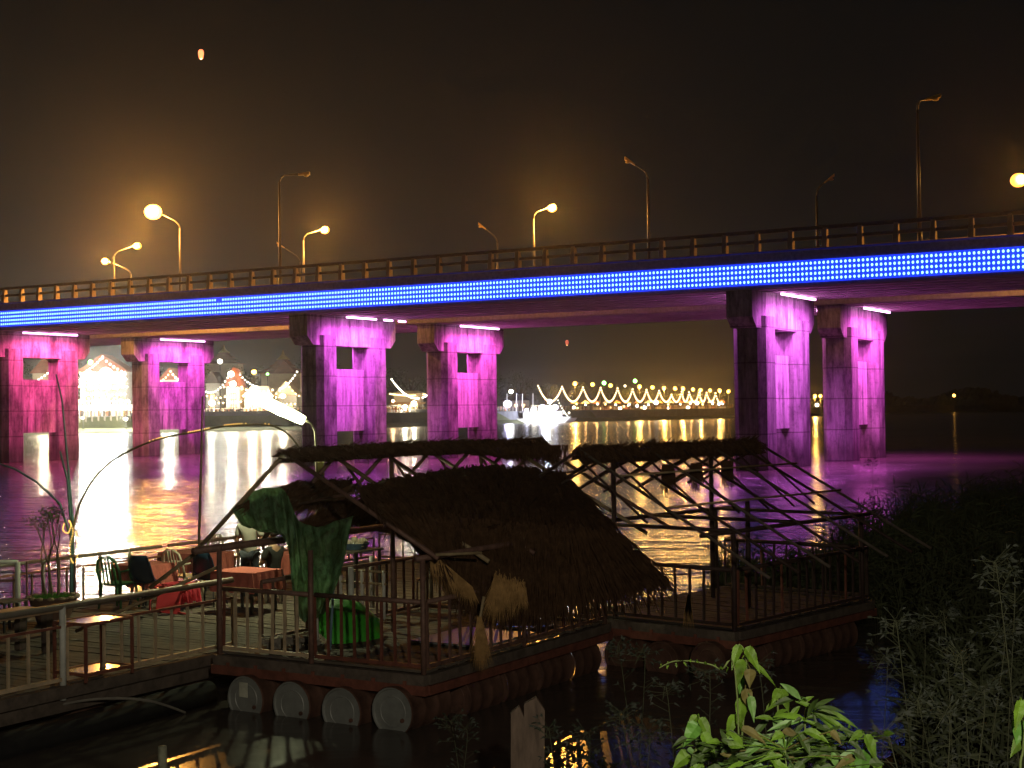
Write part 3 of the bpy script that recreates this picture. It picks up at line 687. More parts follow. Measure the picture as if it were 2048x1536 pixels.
# festival boat
c0 = TP(1085, 838, -14); t = thing('festival_boat', 'brightly lit white two-deck boat moored before the far bank', 'boat', (c0.x, c0.y, 0))
bw = 9.0; mb = MB()
hull = [(-bw, 1.6), (-bw * .8, .0), (bw * .85, 0), (bw * 1.1, 2.1)]
mb.prism([(c0.x + x, c0.y - 2, z) for x, z in hull], (0, 4, 0)); mb.build('hull', white, t)
MB().box((c0.x, c0.y, 2.8), (bw * 1.5, 3.4, 2.0)).build('cabin', white, t)
MB().box((c0.x, c0.y, 3.95), (bw * 1.75, 4.2, .18)).build('deck_roof', white, t)
MB().box((c0.x + 1, c0.y, 6.0), (bw * 1.1, 3.6, .16)).build('canopy', cream, t)
for i in range(6):
    for s_ in (-1, 1): MB().tube([(c0.x - 4 + i * 2, c0.y + s_ * 1.6, 4), (c0.x - 4 + i * 2, c0.y + s_ * 1.6, 6)], .07, 5).build('canopy_post', steel, t)
for i in range(5):
    MB().box((c0.x - 5 + i * 2.5, c0.y - 1.75, 2.9), (1.3, .1, .9)).build('window', mat('lit_window', (1, .95, .8), .3, emit=3, ecol=(1, .95, .8), var=0), t)
for i, (x, z, r_) in enumerate([(-3, 4.6, 1.0), (0, 4.9, 1.4), (2.6, 4.6, 1.3), (4.5, 5.4, .9), (2.5, 7.4, .8), (-5.5, 4.4, .7), (3.5, 3.2, .8)]):
    MB().ball((c0.x + x, c0.y - 2.4, z), r_, 10, 7).build('deck_lamp', blue_white if i % 2 else white_led, t, True)
light('boat_light', 'POINT', (c0.x + 1, c0.y - 7, 5.5), (.85, .88, 1), 16000, parent=t, size=1)
garland((Vector((c0.x + 5, c0.y, 9)), Vector((c0.x + 8.6, c0.y, 2.6))), 'short garland from the mast to the bow of the lit boat', white_led, .16, .6)
c1_ = TP(1118, 842, -8); t = thing('festival_boat', 'low dim boat with a row of small lights right of the lit boat', 'boat', (c1_.x, c1_.y, 0))
MB().prism([(c1_.x + x, c1_.y - 1.5, z) for x, z in [(-6, 1.2), (-5, 0), (5, 0), (6.5, 1.6)]], (0, 3, 0)).build('hull', white, t)
MB().box((c1_.x, c1_.y, 3.0), (8, 2.6, .15)).build('canopy', cream, t)
for i in range(4): MB().tube([(c1_.x - 3.6 + i * 2.4, c1_.y - 1.2, 1), (c1_.x - 3.6 + i * 2.4, c1_.y - 1.2, 3)], .06, 5).build('canopy_post', steel, t)
for i in range(5): MB().ball((c1_.x - 3.6 + i * 1.8, c1_.y - 1.4, 3.4), .3, 6, 5).build('deck_lamp', white_led, t)
# distant lights on the dark right side
for px, py, r_, m_, lb in ((1816, 817, .9, blue_white, 'left one of the twin white lights far out on the dark river'), (1821, 817, .9, blue_white, 'right one of the twin white lights far out on the dark river'), (1908, 791, 1.0, orange_lamp, 'lone orange light of a far tower at the right')):
    p = PY(px, py, 900); t = thing('distant_light', lb, 'light', (p.x, p.y, 0))
    MB().tube([(p.x, p.y, -1), p], .3, 6, .2).build('mast', darkmet, t); MB().ball(p, r_, 8, 6).build('lamp_glass', m_, t, True)
# dark wooded bank at the right horizon
mb = MB()
for i in range(2600):
    px = rnd(1500, 2300); Y = rnd(900, 1050); p = PY(px, 830, Y); q = Vector((p.x, p.y, rnd(0, 9) + 3 * math.sin(px * .03))); s_ = rnd(2, 5)
    mb.add([q, q + Vector((s_, 0, rnd(-1, 1))), q + Vector((s_ * .7, 1, s_)), q + Vector((0, -1, s_ * .8))], [(0, 1, 2, 3)])
tag(mb.build('far_woods', fol), 'dark wooded bank far off along the right horizon', 'woods', kind='stuff')
# sky lanterns
for px, py, r_, Y, lb in ((402, 108, .40, 165, 'glowing orange paper lantern floating high at the upper left'), (1134, 685, .55, 420, 'tiny red paper lantern floating under the bridge line')):
    p = PY(px, py, Y); t = thing('sky_lantern', lb, 'sky lantern', p)
    mb = MB(); mb.lathe(p, [(r_ * .55, -r_ * 1.3), (r_ * .8, -r_ * .2), (r_ * .82, r_ * .6), (r_ * .5, r_ * 1.2), (.02, r_ * 1.35)], 12)
    mb.build('paper_balloon', mat('lantern_paper' if Y < 300 else 'lantern_paper_red', (.9, .4, .2), .8, emit=2.2 if Y < 300 else .7, ecol=(1, .26, .10) if Y < 300 else (1, .12, .08), var=.2), t, True)
    MB().ball(p - Z * r_ * 1.35, r_ * .3, 8, 6).build('flame', warm_led, t, True)
# ------------------------------------------------------------------ floating rafts and shelters
wood = mat('weathered_planks', (.125, .10, .078), .85, var=.35, scale=3, stretch=(1, 1, 1), bump=.2)
wooddark = mat('wet_timber', (.13, .10, .08), .8, var=.4, scale=5, bump=.3)
rust = mat('red_oxide_steel', (.22, .075, .05), .65, .1, var=.35, scale=6)
rustpipe = mat('rusty_pipe', (.20, .11, .085), .6, .2, var=.35, scale=7)
tan = mat('tan_paint', (.60, .46, .30), .6, var=.25, scale=5)
greypipe = mat('grey_pipe', (.30, .27, .22), .55, .3, var=.2, scale=5)
whitepaint = mat('chipped_white_paint', (.66, .66, .60), .6, var=.15, scale=6)
bamboo = mat('bamboo', (.36, .27, .15), .6, var=.3, scale=6)
drummat = mat('drum_steel', (.33, .34, .32), .5, .3, var=.22, scale=3)
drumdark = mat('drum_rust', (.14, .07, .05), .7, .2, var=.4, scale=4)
thatchm = mat('thatch', (.085, .046, .025), .95, var=.4, scale=9, spec=.1)
straw = mat('straw', (.42, .25, .10), .9, var=.3, scale=9, spec=.1)

class Frame:
    def __init__(s, c, th): s.c = Vector(c); s.u = Vector((math.cos(th), -math.sin(th), 0)); s.v = Vector((math.sin(th), math.cos(th), 0)); s.rz = -th
    def p(s, a, b, z): return Vector((s.c.x, s.c.y, 0)) - s.u * a + s.v * b + Z * z
F1 = Frame(PZ(848, 1366, .62), R(31.3)); F2 = Frame(PZ(1470, 1280, .6), R(40.9)); FW = Frame(PZ(470, 1296, .62), R(31.0))
DZ = .78
def railing(fr, p0, p1, z0, zt, step, mtop, mbal, label, name='railing', zm=None, rt=.035, posts=(), parent=None, jitter=0, bend=0):
    a_ = fr.p(*p0, z0); b_ = fr.p(*p1, z0); t = parent or thing(name, label, 'railing', a_)
    MB().tube([a_ + Z * (zt - z0), a_.lerp(b_, .5) + Z * (zt - z0 + bend), b_ + Z * (zt - z0)], rt, 8).build('top_rail', mtop, t, True)
    MB().beam(a_, b_, .05, .05).build('bottom_rail', mbal, t)
    zz = zt
    if zm: MB().beam(a_ + Z * (zm - z0), b_ + Z * (zm - z0), .035, .035).build('middle_rail', rust, t); zz = zm
    L = (b_ - a_).length; n_ = max(1, round(L / step))
    for i in range(n_ + 1):
        q = a_.lerp(b_, i / n_) + fr.v * 0; j = Vector((rnd(-1, 1), rnd(-1, 1), 0)) * jitter
        MB().beam(q + Z * .0, q + j + Z * (zz - z0 - .01), .032, .032, up=fr.v).build('baluster', mbal if (rnd(0, 1) > .12) else rust, t)
    for f_, m_, h_, r_ in posts:
        q = a_.lerp(b_, f_); MB().tube([q - Z * .28, q + Z * h_], r_, 10).build('post', m_, t, True)
    return t
def drum(fr, a, b, z, L, parent, label=None, mface=drummat, tagm=False):
    r_ = .325; c = fr.p(a, b, z); d = fr.v
    mb = MB(); prof = [(0, r_), (.02, r_ + .012), (.04, r_), (L * .33 - .03, r_), (L * .33, r_ + .012), (L * .33 + .03, r_), (L * .66 - .03, r_), (L * .66, r_ + .012), (L * .66 + .03, r_), (L - .04, r_), (L - .02, r_ + .012), (L, r_)]
    n_ = 28; o = 0; a1 = fr.u; b1 = Z
    for x, rr in prof:
        for k in range(n_): t_ = 2 * math.pi * k / n_; mb.v.append(c + d * x + (a1 * math.cos(t_) + b1 * math.sin(t_)) * rr)
    for i in range(len(prof) - 1):
        for k in range(n_): k2 = (k + 1) % n_; mb.f.append((i * n_ + k, i * n_ + k2, (i + 1) * n_ + k2, (i + 1) * n_ + k))
    ob = mb.build('drum', drumdark, parent, True)
    mb = MB(); prof2 = [(.0, r_ - .002), (.0, r_ * .93), (.02, r_ * .90), (.02, r_ * .66), (.012, r_ * .64), (.012, r_ * .60), (.02, r_ * .58), (.02, .001)]
    for x, rr in prof2:
        for k in range(n_): t_ = 2 * math.pi * k / n_; mb.v.append(c + d * x + (a1 * math.cos(t_) + b1 * math.sin(t_)) * rr)
    for i in range(len(prof2) - 1):
        for k in range(n_): k2 = (k + 1) % n_; mb.f.append((i * n_ + k, i * n_ + k2, (i + 1) * n_ + k2, (i + 1) * n_ + k))
    mb.build('drum_end', mface, ob)
    MB().tube([c + d * .012 + a1 * .17 - Z * .10, c - d * .012 + a1 * .17 - Z * .10], .028, 10).build('bung', drumdark, ob)
    if tagm: MB().box(c - d * .006 - a1 * .02 + Z * .13, (.15, .012, .21), rz=fr.rz).build('paper_label', mat('paper', (.62, .62, .5), .8), ob)
    return ob
def raft(fr, la, lb, label, nd, side_drums, mface=drummat, seed=1):
    t = thing('floating_raft', label, 'raft', fr.p(0, 0, 0), fr.rz, 'floating rafts on steel drums')
    random.seed(seed)
    n_ = int(lb / .16)
    mb = MB()
    for i in range(n_):
        b = .08 + i * lb / n_; mb.box(fr.p(la / 2 + rnd(-.03, .03), b, DZ - .02 + rnd(-.004, .004)), (la + rnd(-.05, .06), lb / n_ - .018, .035), rz=fr.rz)
    mb.build('deck', wood, t)
    for b in (-.02, lb + .02): MB().box(fr.p(la / 2, b, DZ - .12), (la + .1, .12, .14), rz=fr.rz).build('edge_timber', wooddark, t)
    for a in (-.02, la + .02): MB().box(fr.p(a, lb / 2, DZ - .122), (.12, lb - .1, .13), rz=fr.rz).build('edge_timber', wooddark, t)
    for b in (-.05, lb + .05): MB().box(fr.p(la / 2, b, .525), (la + .16, .07, .13), rz=fr.rz).build('float_beam', rust, t)
    for a in (-.06, la + .06): MB().box(fr.p(a, lb / 2, .522), (.07, lb - .02, .12), rz=fr.rz).build('float_beam', rust, t)
    for i in range(7):
        MB().box(fr.p(.25 + i * (la - .5) / 6, -.085, .605), (.05, .03, .07), rz=fr.rz).build('bracket', rust, t)
    for i in range(nd):
        a = .36 + i * .86
        drum(fr, a + rnd(-.03, .03), -.22 + rnd(-.04, .05), .19 + (.05 if i == 0 else rnd(-.03, .02)), .95, t, mface=mface, tagm=(i == nd - 1 and seed == 1))
    for j in range(side_drums):
        drum(fr, .28, 1.05 + j * 1.0, .21, .88, t, mface=drumdark)
        drum(fr, la - .3, 1.05 + j * 1.0, .21, .88, t, mface=drumdark)
    return t
r1 = raft(F1, 3.62, 5.2, 'front floating raft with four grey drum ends facing out over the dark water', 4, 4)
wood_save, wood = wood, mat('shaded_planks', (.04, .03, .028), .85, var=.3, scale=4); r2 = raft(F2, 3.05, 4.5, 'dark right floating raft half hidden behind the bushes', 3, 3, mface=drumdark, seed=3); wood = wood_save  # planks coloured darker to stand for the weaker light on this raft
random.seed(11)
# railings of raft 1
pipe_shaded = mat('shaded_rust_pipe', (.055, .03, .025), .7, .1, var=.35, scale=7)  # rusty pipe of the right raft, weaker light put into its colour
def rr(fr, p0, p1, label, **k): return railing(fr, p0, p1, DZ + .05, DZ + .90, .27, *((rustpipe, rustpipe) if fr is F1 else (pipe_shaded, pipe_shaded)), label, jitter=.012, **k)
rl = railing(F1, (.03, .03), (1.85, .03), DZ + .05, DZ + .9, .235, rustpipe, rust, 'rusty railing on the front edge of the front raft, right half below the hanging net', jitter=.01)
rl = railing(F1, (1.95, .03), (3.55, .03), DZ + .05, DZ + .9, .225, rustpipe, tan, 'rusty railing with tan bars on the front edge of the front raft, left half', jitter=.01)
rl = rr(F1, (.0, .1), (.0, 5.1), 'dark red railing along the right side of the front raft behind the hanging broom')
rl = rr(F1, (3.58, .9), (3.58, 5.1), 'dark railing along the left side of the front raft, behind the netting')
rl = rr(F1, (.1, 5.15), (3.5, 5.15), 'railing across the back of the front raft under the thatch')
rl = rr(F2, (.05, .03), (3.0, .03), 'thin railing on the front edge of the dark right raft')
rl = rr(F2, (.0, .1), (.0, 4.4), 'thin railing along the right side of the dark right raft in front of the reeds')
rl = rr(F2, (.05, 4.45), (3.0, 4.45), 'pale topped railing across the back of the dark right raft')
# shelters
def thatch(name, grid, parent, nb, m=thatchm, L=.42, thick=.09, down=None, sub=5, fringe=0, fm=None, fl=.35, lump=.05):
    rows_, cols = len(grid), len(grid[0]); nu, nv = (cols - 1) * sub, (rows_ - 1) * sub
    def at(u_, v_):
        i = min(rows_ - 2, int(v_)); j = min(cols - 2, int(u_)); fu, fv = u_ - j, v_ - i
        return grid[i][j].lerp(grid[i][j + 1], fu).lerp(grid[i + 1][j].lerp(grid[i + 1][j + 1], fu), fv)
    pts = {}; mb = MB(); course = lambda v_: .13 * ((v_ * 2.3) % 1.0) if rows_ > 2 and lump > .04 else 0
    for j in range(nv + 1):
        for i in range(nu + 1):
            e_ = .6 if i in (0, nu) or j in (0, nv) else 1
            q = at(i / sub, j / sub) + Vector((0, -.6, .8)) * course(j / sub) + Vector((rnd(-1, 1), rnd(-1, 1), rnd(-1, 1))) * lump * e_
            mb.v.append(q)
    N = len(mb.v); mb.v += [v_ - Z * thick + Vector((0, thick * .7, 0)) for v_ in mb.v]
    for j in range(nv):
        for i in range(nu):
            a_ = j * (nu + 1) + i
            if rnd(0, 1) < .012: continue
            mb.f.append((a_, a_ + 1, a_ + nu + 2, a_ + nu + 1)); mb.f.append((N + a_ + nu + 1, N + a_ + nu + 2, N + a_ + 1, N + a_))
    for _ in range(nb):
        u_, v_ = rnd(0, cols - 1), rnd(0, rows_ - 1) ; p = at(u_, v_); q = at(u_, min(rows_ - 1, v_ + .25)) if v_ < rows_ - 1.25 else None
        d_ = (q - p) if q is not None and (q - p).length > 1e-4 else at(u_, rows_ - 1) - at(u_, rows_ - 1.3)
        d_ = d_.normalized() + Vector((rnd(-1, 1), rnd(-1, 1), rnd(-.7, .7))) * .22
        nrm = Vector((0, -.75, .66)); ln = L * rnd(.5, 1.2)
        mb.blade(p + nrm * (rnd(0, .09) + course(v_)), d_, nrm, ln, rnd(.010, .028), rnd(-.1, .25))
    o = mb.build(name, m, parent)
    if fringe:
        fb = MB()
        for _ in range(fringe):
            u_ = rnd(0, cols - 1); p = at(u_, rows_ - 1); fb.blade(p + Z * rnd(0, .12), Vector((rnd(-.25, .25), rnd(-.25, .1), -1)), (0, -1, .1), fl * rnd(.3, 1.2), rnd(.008, .018), 0)
        fb.build('thatch_fringe', fm or m, o)
    return o
def slope_pt(fr, a0, z0, a1, z1, px, py):
    # where the line of sight through (px, py) meets the roof plane
    A = fr.p(a0, 0, z0); n_ = (fr.p(a1, 0, z1) - A).cross(fr.v); r = ray(px, py); o = Vector((0, 0, HC))
    return o + r * ((A - o).dot(n_) / r.dot(n_))
s1 = thing('thatched_shelter', 'collapsing thatched shelter on the front raft with its big brown roof sliding down', 'shelter', F1.p(1.8, 0, DZ), 0)
RA, RZT = 2.38, 3.62          # ridge line offset and height
EA0, EA1, EZ = -.22, 3.92, 2.27
for a, b, zt, nm in ((0, .0, EZ, 0), (1.9, .0, 2.3, 0), (3.6, .0, EZ + .02, 0), (0, 2.6, EZ, 0), (0, 5.15, EZ, 0), (3.6, 2.6, EZ, 0), (3.6, 5.15, EZ, 0), (RA, 2.6, RZT, 0), (RA, 5.2, RZT, 0)):
    MB().tube([F1.p(a, b, .5), F1.p(a, b, zt)], .038, 10).build('post', rustpipe, s1, True)
MB().tube([F1.p(RA, .1, RZT), F1.p(RA, 7.4, RZT + .02)], .04, 8).build('ridge_pole', rustpipe, s1, True)
MB().tube([F1.p(3.62, -.5, EZ), F1.p(3.62, 5.6, EZ)], .055, 8).build('eave_beam', rustpipe, s1, True)
MB().tube([F1.p(0, -.15, EZ), F1.p(0, 5.6, EZ)], .04, 8).build('eave_beam', rustpipe, s1, True)
MB().tube([F1.p(-.2, .02, EZ + .05), F1.p(-.2, .02, EZ + .05) + F1.v * .1 + Vector((.55, .1, 0))], .022, 6).build('eave_batten', bamboo, s1, True)
for i, b in enumerate((.05, 1.3, 2.55, 3.8, 5.05, 6.3, 7.3)):
    MB().tube([F1.p(RA, b, RZT + .03 - (.14 if i else 0)), F1.p(EA0, b, EZ - (.16 if i else 0))], .034, 8).build('rafter', bamboo if i % 2 else rustpipe, s1, True)
    e_ = F1.p(4.15 if i == 0 else 3.9, b, EZ - (.12 if i == 0 else 0)); MB().tube([F1.p(RA, b, RZT + .03), e_], .034, 8).build('rafter', rustpipe if i else bamboo, s1, True)
    if i: MB().tube([F1.p(RA - .9, b, RZT - .48), F1.p(RA + .9, b, RZT - .8)], .022, 6).build('brace', rustpipe, s1, True); MB().tube([F1.p(RA, b, RZT - .05), F1.p(RA + .02, b + 1.1, EZ + .3)], .024, 6).build('brace', rustpipe, s1, True)
pf = F1.p(3.95, -.05, EZ - .05)
MB().tube([pf, PY(403, 900, pf.y), PY(405, 792, pf.y)], .022, 6, .012).build('thin_pole', bamboo, s1, True)
MB().tube([F1.p(3.9, .3, 1.95), F1.p(5.6, -.9, 1.05)], .03, 6).build('leaning_stick', bamboo, s1, True)
MB().tube([pf, PY(300, 1175, 21.8)], .03, 6).build('leaning_stick', bamboo, s1, True)
SR = lambda px, py: slope_pt(F1, RA, RZT, EA0, EZ, px, py)
SL = lambda px, py: slope_pt(F1, RA, RZT, 3.9, EZ, px, py)
g_ = [[SR(705, 985), SR(835, 955), SR(945, 938), SR(1060, 942), SR(1130, 952), SR(1150, 985)],
      [SR(765, 1045), SR(865, 1040), SR(955, 1050), SR(1040, 1062), SR(1120, 1068), SR(1232, 1072)],
      [PY(850, 1106, 19.9), PY(880, 1120, 20.0), PY(930, 1182, 20.3), PY(1010, 1205, 20.8), PY(1100, 1212, 21.6), PY(1335, 1163, 23.4)]]
for row_ in g_[:2]:
    for q in row_: q.z += .05
thatch('thatch_roof', g_, s1, 12000, fringe=900, fl=.38, lump=.09, L=.5)
thatch('thatch_roof', [[SL(596, 965), SL(650, 962), SL(708, 958)], [SL(492, 1010), SL(580, 1012), SL(692, 1003)]], s1, 1200, fringe=160, fl=.18)
thatch('thatch_roof', [[SL(690, 1003), SL(760, 1000), SL(850, 985)], [SL(598, 1052), SL(690, 1038), SL(790, 1060)]], s1, 1300, fringe=150, fl=.2)
# ridge thatch strip
rg = []
for b_, z_ in ((-.12, -.10),): pass
cols_ = [0, 1.5, 3, 4.5, 6, 7.5]
rg = [[F1.p(RA + .20, x + .0, RZT - .03) for x in cols_], [F1.p(RA, x - .1, RZT + .09 - .03 * abs(x - 3) / 3) for x in cols_], [F1.p(RA - .20, x - .1, RZT - .02 - (.16 if x > 5 else 0)) for x in cols_]]
thatch('ridge_thatch', rg, s1, 2600, fringe=600, fl=.14, lump=.03, L=.24)
fbk = MB()
for _ in range(520):
    x = rnd(5.4, 7.6); p = F1.p(RA - rnd(.1, .4), x, RZT - .05); fbk.blade(p, Vector((rnd(-.5, .2), -.2, -1)), (0, -1, .1), rnd(.2, .62) * (x - 4.6) / 2.6, rnd(.01, .02), 0)
fbk.build('drooping_thatch', thatchm, s1)
# hanging thatch bundle and broom
hb = PY(1000, 1178, 20.0)
mb = MB()
for _ in range(1000):
    t_ = rnd(0, 1) ** 1.5; p = hb + Vector((-.08 + t_ * .44, rnd(-.05, .05), .10 - .12 * t_ + random.gauss(0, .06)))
    mb.blade(p, Vector((random.gauss(-.10, .22), rnd(-.1, .1), -1)), (0, -1, 0), rnd(.1, .66) * (1 - .62 * t_), rnd(.004, .009), 0)
tag(mb.build('straw_bundle', straw), 'loose golden straw bundle hanging from the roof edge beside the broom', 'straw bundle')
bp = PY(968, 1196, 19.4); bq = PY(950, 1290, 19.3); t = thing('broom', 'upside hanging straw broom with pale handle in front of the raft railing', 'broom', bp)
MB().tube([bp + Z * .02, bp.lerp(bq, .75)], .022, 8, .018).build('handle', bamboo, t, True)
mb = MB(); bs = PY(958, 1245, 19.33)
for _ in range(520): mb.blade(bs + Vector((rnd(-.025, .035), rnd(-.03, .03), rnd(-.02, .08))), Vector((random.gauss(.05, .13), rnd(-.1, .1), -1)), (0, -1, 0), rnd(.2, .72), rnd(.004, .008), 0)
mb.build('bristles', straw, t)
mb = MB()
for _ in range(700):
    t_ = rnd(0, 1); p = PY(860, 1108, 19.7).lerp(PY(945, 1180, 19.9), t_); mb.blade(p + Z * .04, Vector((rnd(.0, .5), rnd(-.1, .1), -1)), (0, -1, 0), rnd(.15, .5) * (1.15 - t_ * .5), rnd(.006, .013), 0)
tag(mb.build('straw_fringe', straw), 'ragged straw fringe hanging beside the right corner post of the front raft', 'straw fringe')

# second shelter: bare frame
s2 = thing('shelter_frame', 'bare shelter frame of rusty rafters with a strip of thatch left on its ridge', 'shelter', F2.p(1.5, 0, DZ), 0)
QA, QZ, QE = 2.35, 3.52, 2.28
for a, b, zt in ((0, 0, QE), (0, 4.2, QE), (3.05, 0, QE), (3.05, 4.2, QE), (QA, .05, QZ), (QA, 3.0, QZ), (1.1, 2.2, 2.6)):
    MB().tube([F2.p(a, b, .5), F2.p(a, b, zt)], .042, 10).build('post', pipe_shaded, s2, True)
MB().tube([F2.p(QA, -.9, QZ), F2.p(QA, 4.6, QZ)], .045, 8).build('ridge_pole', pipe_shaded, s2, True)
for a in (0, 3.05): MB().tube([F2.p(a, -.9, QE), F2.p(a, 4.7, QE)], .035, 8).build('eave_beam', pipe_shaded, s2, True)
for b in (.05, 2.1, 4.2): MB().tube([F2.p(0, b, QE + .01), F2.p(3.05, b, QE + .01)], .03, 8).build('tie_beam', pipe_shaded, s2, True)
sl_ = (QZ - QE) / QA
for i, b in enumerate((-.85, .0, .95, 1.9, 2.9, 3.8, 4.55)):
    MB().tube([F2.p(QA, b, QZ + .04), F2.p(-1.15, b, QE - sl_ * 1.15 + .04)], .026, 8).build('rafter', pipe_shaded if i % 2 else wooddark, s2, True)
    MB().tube([F2.p(QA, b, QZ + .04), F2.p(3.9, b, 2.75)], .03, 8).build('rafter', pipe_shaded, s2, True)
    MB().tube([F2.p(QA + .02, b, QZ - .1), F2.p(QA - .9, b + .6, QZ - 1.15)], .022, 6).build('brace', pipe_shaded, s2, True)
    if i < 6: MB().tube([F2.p(QA + .9, b, QZ - .75), F2.p(QA, b + .9, QZ - .05)], .022, 6).build('brace', pipe_shaded, s2, True)
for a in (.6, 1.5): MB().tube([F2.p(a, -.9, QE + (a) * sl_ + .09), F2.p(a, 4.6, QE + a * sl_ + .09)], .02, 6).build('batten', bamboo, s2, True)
cols_ = [-.95, .6, 2, 3.4, 4.6]
thatch('ridge_thatch', [[F2.p(QA + .15, x, QZ - .05) for x in cols_], [F2.p(QA, x, QZ + .07) for x in cols_], [F2.p(QA - .2, x, QZ - .10) for x in cols_]], s2, 1300, fringe=260, fl=.13, lump=.03, L=.2)
for c_ in ((1.2, .85), (1.5, 2.7), (.5, 1.7)):
    mb = MB()
    for _ in range(150): mb.blade(F2.p(QA - .5 - rnd(0, .1), c_[1] + rnd(-.12, .12), QZ - .25), Vector((rnd(-.15, .15), 0, -1)), (0, -1, 0), rnd(.2, .6), rnd(.01, .02), 0)
    mb.build('hanging_thatch', thatchm, s2)
mb = MB()
for _ in range(60): mb.blade(PY(1378, 1190, 22.6) + Vector((rnd(-.02, .02), 0, 0)), Vector((rnd(-.25, .15), 0, -1)), (0, -1, 0), rnd(.3, .6), .012, 0)
tag(mb.build('cord_tassel', straw), 'frayed cord tassel tied to a railing post of the right raft', 'cord')

# ------------------------------------------------------------------ long platform
JZ = .64
jt = thing('wooden_platform', 'long floating plank platform at the left carrying the tables and chairs', 'platform', FW.p(0, 0, 0), FW.rz)
mb = MB(); b = -12.
while b < 12: mb.box(FW.p(3.05 + rnd(-.02, .02), b, JZ - .03 + rnd(-.005, .005)), (6.1, .168, .035), rz=FW.rz); b += .185
mb.build('deck', wood, jt)
MB().box(FW.p(-.03, 0, JZ - .10), (.12, 24.2, .16), rz=FW.rz).build('edge_timber', wooddark, jt)
MB().box(FW.p(6.13, 0, JZ - .10), (.12, 24.2, .16), rz=FW.rz).build('edge_timber', wooddark, jt)
MB().box(FW.p(.12, 0, JZ - .30), (.10, 24.2, .2), rz=FW.rz).build('side_beam', wooddark, jt)
MB().tube([FW.p(-.35, -12, .12), FW.p(-.42, -6, .10), FW.p(-.38, -1, .12)], .2, 14).build('float_pipe', mat('float_pipe', (.03, .03, .03), .9, spec=.15), jt, True)
for i in range(11):
    MB().tube([FW.p(.35, -11.4 + i * 2.2, .2), FW.p(5.9, -11.4 + i * 2.2, .2)], .29, 14).build('float_drum', drumdark, jt, True)
railing(FW, (0, -9.5), (0, -.05), JZ + .06, JZ + 1.03, .33, greypipe, tan, 'tan barred railing with grey top pipe along the near side of the platform', zm=JZ + .76, rt=.045,
        posts=((.647, whitepaint, .98, .045), (.16, whitepaint, .98, .045)))
railing(FW, (6.08, -3.6), (6.08, 4.6), JZ + .06, JZ + .92, .42, greypipe, rustpipe, 'dark railing along the river side of the platform behind the chairs', zm=JZ + .72, posts=((.05, rustpipe, .9, .03), (.4, rustpipe, .9, .03), (.8, rustpipe, .9, .03)))
railing(FW, (6.08, 4.8), (6.08, 11.8), JZ + .06, JZ + .92, .5, rustpipe, rustpipe, 'dark railing against the blue water left of the front raft roof', zm=JZ + .5, posts=((.3, rustpipe, .9, .03), (.7, rustpipe, .9, .03)))
railing(FW, (0, 4.9), (0, 11.8), JZ + .06, JZ + .92, .5, rustpipe, rustpipe, 'railing on the near side of the far platform end', zm=JZ + .5)
railing(FW, (.3, 11.8), (5.9, 11.8), JZ + .06, JZ + .95, .35, rustpipe, rustpipe, 'railing closing the far end of the platform', zm=JZ + .6)
wr0 = PZ(36, 1232, JZ + .06); wr1 = wr0 - Vector((.80, -.42, 0)).normalized() * -0; wr1 = wr0 + Vector((-1.9, .25, 0))
t = thing('railing', 'white painted railing end at the left edge of the picture', 'railing', wr0)
MB().tube([wr0 + Z * .95, wr1 + Z * .95], .04, 8).build('top_rail', whitepaint, t, True); MB().tube([wr0 - Z * .06, wr0 + Z * .95], .05, 8).build('post', whitepaint, t, True)
MB().beam(wr0, wr1, .04, .04).build('bottom_rail', rustpipe, t); MB().beam(wr0 + Z * .62, wr1 + Z * .62, .03, .03).build('middle_rail', rustpipe, t)
for i in range(5): q = wr0.lerp(wr1, (i + 1) / 5); MB().beam(q, q + Z * .62, .03, .03).build('baluster', rustpipe, t)
wr2 = PZ(80, 1222, JZ + .06)
t = thing('railing', 'short railing between the white railing end and the potted tree', 'railing', wr0 + Vector((.15, .1, 0)))
q0 = wr0 + Vector((.12, .12, 0)); q1 = PZ(150, 1212, JZ + .06)
MB().beam(q0 + Z * .93, q1 + Z * .93, .035, .035).build('top_rail', rustpipe, t); MB().beam(q0, q1, .035, .035).build('bottom_rail', rustpipe, t)
for i in range(4): q = q0.lerp(q1, i / 3); MB().beam(q, q + Z * .93, .03 if i != 1 else .055, .03, ).build('baluster', whitepaint if i == 1 else rustpipe, t)

# ------------------------------------------------------------------ furniture
redcloth = mat('salmon_cloth', (.50, .13, .10), .85, var=.15, scale=8)
def cloth(c, la, lb, rz, h, drop, m, name, label, cat='tablecloth', group=None, waves=.025):
    mb = MB(); c = Vector(c); ca, sa = math.cos(rz), math.sin(rz)
    def wp(x, y, z): return c + Vector((x * ca - y * sa, x * sa + y * ca, z))
    loop = []; n_ = 16
    for i in range(n_): loop.append((-la / 2 + la * i / n_, -lb / 2, 0, -1))
    for i in range(n_): loop.append((la / 2, -lb / 2 + lb * i / n_, 1, 0))
    for i in range(n_): loop.append((la / 2 - la * i / n_, lb / 2, 0, 1))
    for i in range(n_): loop.append((-la / 2, lb / 2 - lb * i / n_, -1, 0))
    N = len(loop); K = 5
    for k in range(K):
        f_ = k / (K - 1)
        for i, (x, y, nx_, ny_) in enumerate(loop):
            wv = math.sin(i * 1.7) * waves * f_ + .03 * f_
            mb.v.append(wp(x + nx_ * wv, y + ny_ * wv, h - drop * f_ * (1 + .08 * math.sin(i * .9))))
    for k in range(K - 1):
        for i in range(N): i2 = (i + 1) % N; mb.f.append((k * N + i, (k + 1) * N + i, (k + 1) * N + i2, k * N + i2))
    mb.f.append(tuple(range(N)))
    return tag(mb.build(name, m), label, cat, group)
